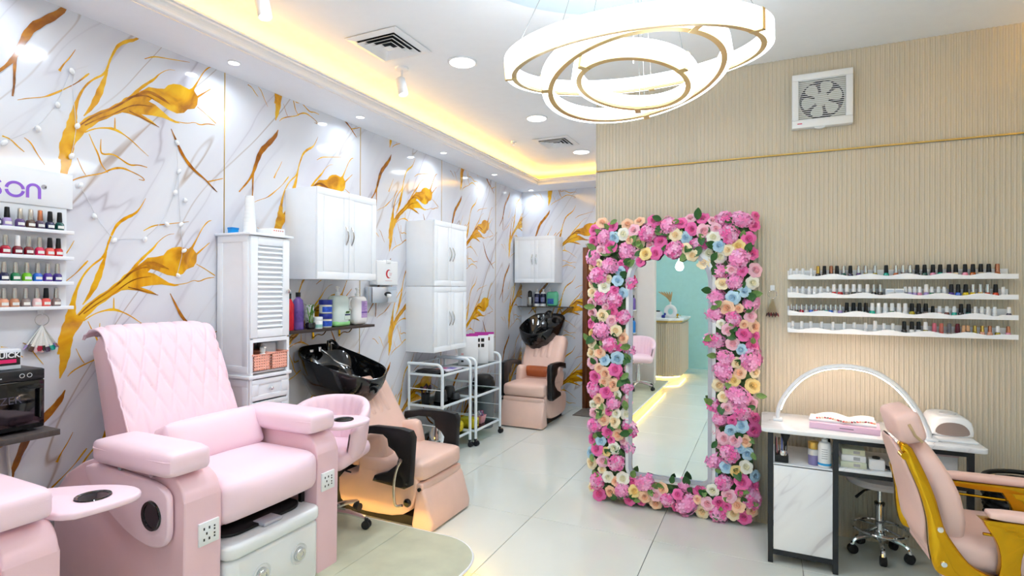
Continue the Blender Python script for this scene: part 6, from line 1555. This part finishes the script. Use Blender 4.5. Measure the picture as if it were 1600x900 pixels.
for y, nm in ((2.645, 'near'), (3.127, 'far')):
    ar = B().cushion((1.00, y, .668), (.46, .065, .032), .015, (0, 0, .1), 8).obj('arm_pad', M_blush, gc)
    B().prism([(.745, .650), (1.24, .650), (1.24, .632), (1.05, .618), (.90, .618), (.78, .628)], 'y', y - .026, y + .026, .005, 2).obj('arm_plate', M_gold, ar)
    dx_ = 0 if nm == 'near' else .22
    B().prism(smooth_poly([(q[0] + dx_, q[1]) for q in [(.752, .652), (.80, .642), (.90, .630), (1.02, .626), (1.02, .606), (.93, .600), (.885, .57), (.868, .50), (.872, .42), (.80, .42), (.812, .50), (.798, .57), (.765, .62)]], 1), 'y', y - .018, y + .018, .012, 4).obj('arm_bracket', M_gold, ar)
    B().tube([(.76, y, .588), (1.22, y, .575)], .006, 8).obj('arm_rod', M_gold, ar)
B().cyl((.88, 2.885, .22), .04, .40, seg=24).obj('column', M_gold, gc)
B().lathe([(.27, 0), (.27, .012), (.24, .022), (.06, .035), (.045, .05)], (.88, 2.885, 0), 40).obj('base_disc', M_gold, gc)
B().box(.64, 1.10, 2.672, 3.10, .385, .405, .004).obj('seat_pan', M_blush, gc)
gc.rotation_euler = (0, 0, R(3))
# black woven basket
bk = thing('woven_basket', 'tall black woven basket behind the gold chair', 'basket', (1.21, 3.50, 0))
M_weave = mat('black_weave', (28, 28, 30), .45, var=.15, scale=50)
b = B()
for k in range(20):
    z = .008 + .028 * k; r_ = .155 + .0022 * k
    b.tube([(1.21 + (r_ + .005 * (1 if (i + k) % 2 else -1)) * math.cos(2 * math.pi * i / 36), 3.50 + (r_ + .005 * (1 if (i + k) % 2 else -1)) * math.sin(2 * math.pi * i / 36), z) for i in range(36)], .015, 6, closed=True)
b.obj('woven_side', M_weave, bk)
B().tube([(1.21 + .2 * math.cos(2 * math.pi * i / 36), 3.50 + .2 * math.sin(2 * math.pi * i / 36), .572) for i in range(36)], .012, 8, closed=True).obj('rim', M_weave, bk)
B().cyl((1.21, 3.50, .012), .15, .02, seg=32).obj('bottom', M_weave, bk)
# ================================================================ reception side, seen in the mirror
pw = struct(B().box(XW, -1.49, -.75, -.60, .12, ZC).obj('wall_partition', M_paint), 'white partition wall at the end of the pedicure platform', 'wall')
t = thing('display_shelf', 'white display shelves of hair products beside the partition, seen in the mirror', 'shelf', (-1.95, -.53, .5))
b = B()
for z in (.62, .88, 1.22, 1.56, 1.90): B().box(-2.35, -1.745, -.598, -.46, z - .012, z, .002).obj('board', M_white, t)
B().box(-2.37, -2.35, -.598, -.46, .5, 2.1).obj('upright', M_white, t)
cols = [(M_purple, 1.22, 'purple'), (mat('sky_blue_bottle', (40, 130, 214), .25), .88, 'blue'), (M_red, 1.56, 'red')]
for m_, z, nm in cols:
    for k in range(5):
        c = (-1.785 - .09 * k, -.52, z + .001)
        bottle('product_bottle', f'{nm} hair product bottle, {ORD[k]} from the partition edge on its display shelf', 'bottle', [(.032, 0), (.034, .005), (.034, .15), (.024, .175), (.013, .18)], c, m_, [('cap', lambda b, c=c: b.cyl((c[0], c[1], c[2] + .20), .015, .04, seg=14), M_black)], 'product bottles on the display shelves', 18)
# reception desk
dk = thing('reception_desk', 'beige fluted reception desk with white top and glowing base, seen in the mirror', 'desk', (-1.8, -2.1, 0))
outl = [(-2.6, -1.58), (-1.46, -1.58), (-1.27, -1.77), (-1.27, -2.65), (-2.6, -2.65)]
B().prism(outl, 'z', .09, .985).obj('carcass', M_flute, dk)
b = B()
def flute_run(p, q):
    p, q = Vector(p), Vector(q); n = int((q - p).length / .035); d = (q - p) / n
    for k in range(n): c = p + d * (k + .5); b.cyl((c.x, c.y, .53), .0165, .86, seg=8)
flute_run((-2.6, -1.577), (-1.46, -1.577)); flute_run((-1.458, -1.579), (-1.271, -1.766)); flute_run((-1.268, -1.77), (-1.268, -2.65))
b.obj('fluting', M_flute, dk, kind='stuff')
B().prism([(-2.62, -1.53), (-1.43, -1.53), (-1.22, -1.74), (-1.22, -2.68), (-2.62, -2.68)], 'z', 1.012, 1.05, .004).obj('counter_top', M_tmarble, dk)
B().prism([(-2.6, -1.555), (-1.45, -1.555), (-1.245, -1.76), (-1.245, -2.66), (-2.6, -2.66)], 'z', .985, 1.012).obj('gold_band', M_goldtrim, dk)
B().prism([(-2.55, -1.64), (-1.48, -1.64), (-1.33, -1.79), (-1.33, -2.6), (-2.55, -2.6)], 'z', 0, .09).obj('plinth', M_paint, dk)
B().tube([(-2.55, -1.61, .075), (-1.47, -1.61, .075), (-1.30, -1.78, .075), (-1.30, -2.62, .075)], .006, 6).obj('led_strip', M_led, dk)
t = thing('donut_vase', 'white ring-shaped vase with dried pampas on the desk, seen in the mirror', 'vase', (-1.45, -1.85, 1.05))
B().tube([(-1.45 + .075 * math.cos(a), -1.85, 1.155 + .085 * math.sin(a)) for a in [k * math.pi / 16 for k in range(32)]], .034, 12, closed=True).lathe([(.018, .22), (.013, .24), (.016, .27)], (-1.45, -1.85, 1.05), 14).obj('vase', M_whitep, t)
for k in range(6):
    a = -.5 + .14 * k; B().tube(smooth_path([(-1.45, -1.85, 1.30), (-1.45 + .10 * a, -1.85 + .01 * k, 1.40), (-1.45 + .34 * a - .03, -1.85 + .02 * k, 1.49)]), [.002, .008, .012, .004], 6).obj('pampas', mat('pampas_tan', (200, 168, 120), .8, var=.1), t)
t = thing('card_box', 'small white box on the reception desk, seen in the mirror', 'box', (-1.64, -1.8, 1.05))
B().box(-1.74, -1.585, -1.88, -1.76, 1.05, 1.15, .004).obj('box', M_whitep, t)
B().box(-1.70, -1.62, -1.85, -1.79, 1.15, 1.17, .003).obj('slot', M_blackm, t)
t = thing('blue_toy', 'small dark blue ornament beside the ring vase, seen in the mirror', 'ornament', (-1.55, -1.75, 1.05))
B().cushion((-1.55, -1.75, 1.075), (.06, .05, .05), .02, (0, 0, .1), 5).cushion((-1.525, -1.75, 1.115), (.035, .035, .04), .015, (0, 0, .1), 4).obj('body', M_blue, t)
B().box(-1.575, -1.525, -1.775, -1.725, 1.0505, 1.055).obj('base', M_blackm, t)
t = thing('gold_ornament', 'small gold ornament at the desk corner, seen in the mirror', 'ornament', (-1.34, -1.85, 1.05))
B().lathe([(.03, 0), (.03, .008), (.008, .015), (.01, .03), (.026, .055), (.02, .07), (0, .072)], (-1.34, -1.87, 1.05), 18).obj('cup', M_gold, t)
B().tube([(-1.32, -1.87, 1.085), (-1.29, -1.87, 1.10), (-1.28, -1.87, 1.075)], .004, 6).obj('handle', M_gold, t)
t = thing('pendant_lamp', 'white teardrop pendant lamp by the teal wall, seen in the mirror', 'lamp', (-1.40, -2.55, 2.0))
B().lathe([(0, 1.86), (.05, 1.875), (.078, 1.93), (.06, 2.0), (.022, 2.06), (.015, 2.09), (0, 2.09)], (-1.40, -2.55, 0), 24).obj('shade', mat('pendant_glow', (255, 255, 255), .4, var=0, emit=(255, 252, 246), estr=2.5), t)
for s_ in (-1, 1): B().cushion((-1.40 + s_ * .06, -2.55, 2.13), (.10, .02, .06), .009, (0, .3, .3), 5, mx=Matrix.Rotation(R(25 * s_), 4, 'Y')).obj('bow', M_whitep, t)
B().tube([(-1.40, -2.55, 2.09), (-1.40, -2.55, ZC)], .003, 6).obj('cord', M_whitep, t)
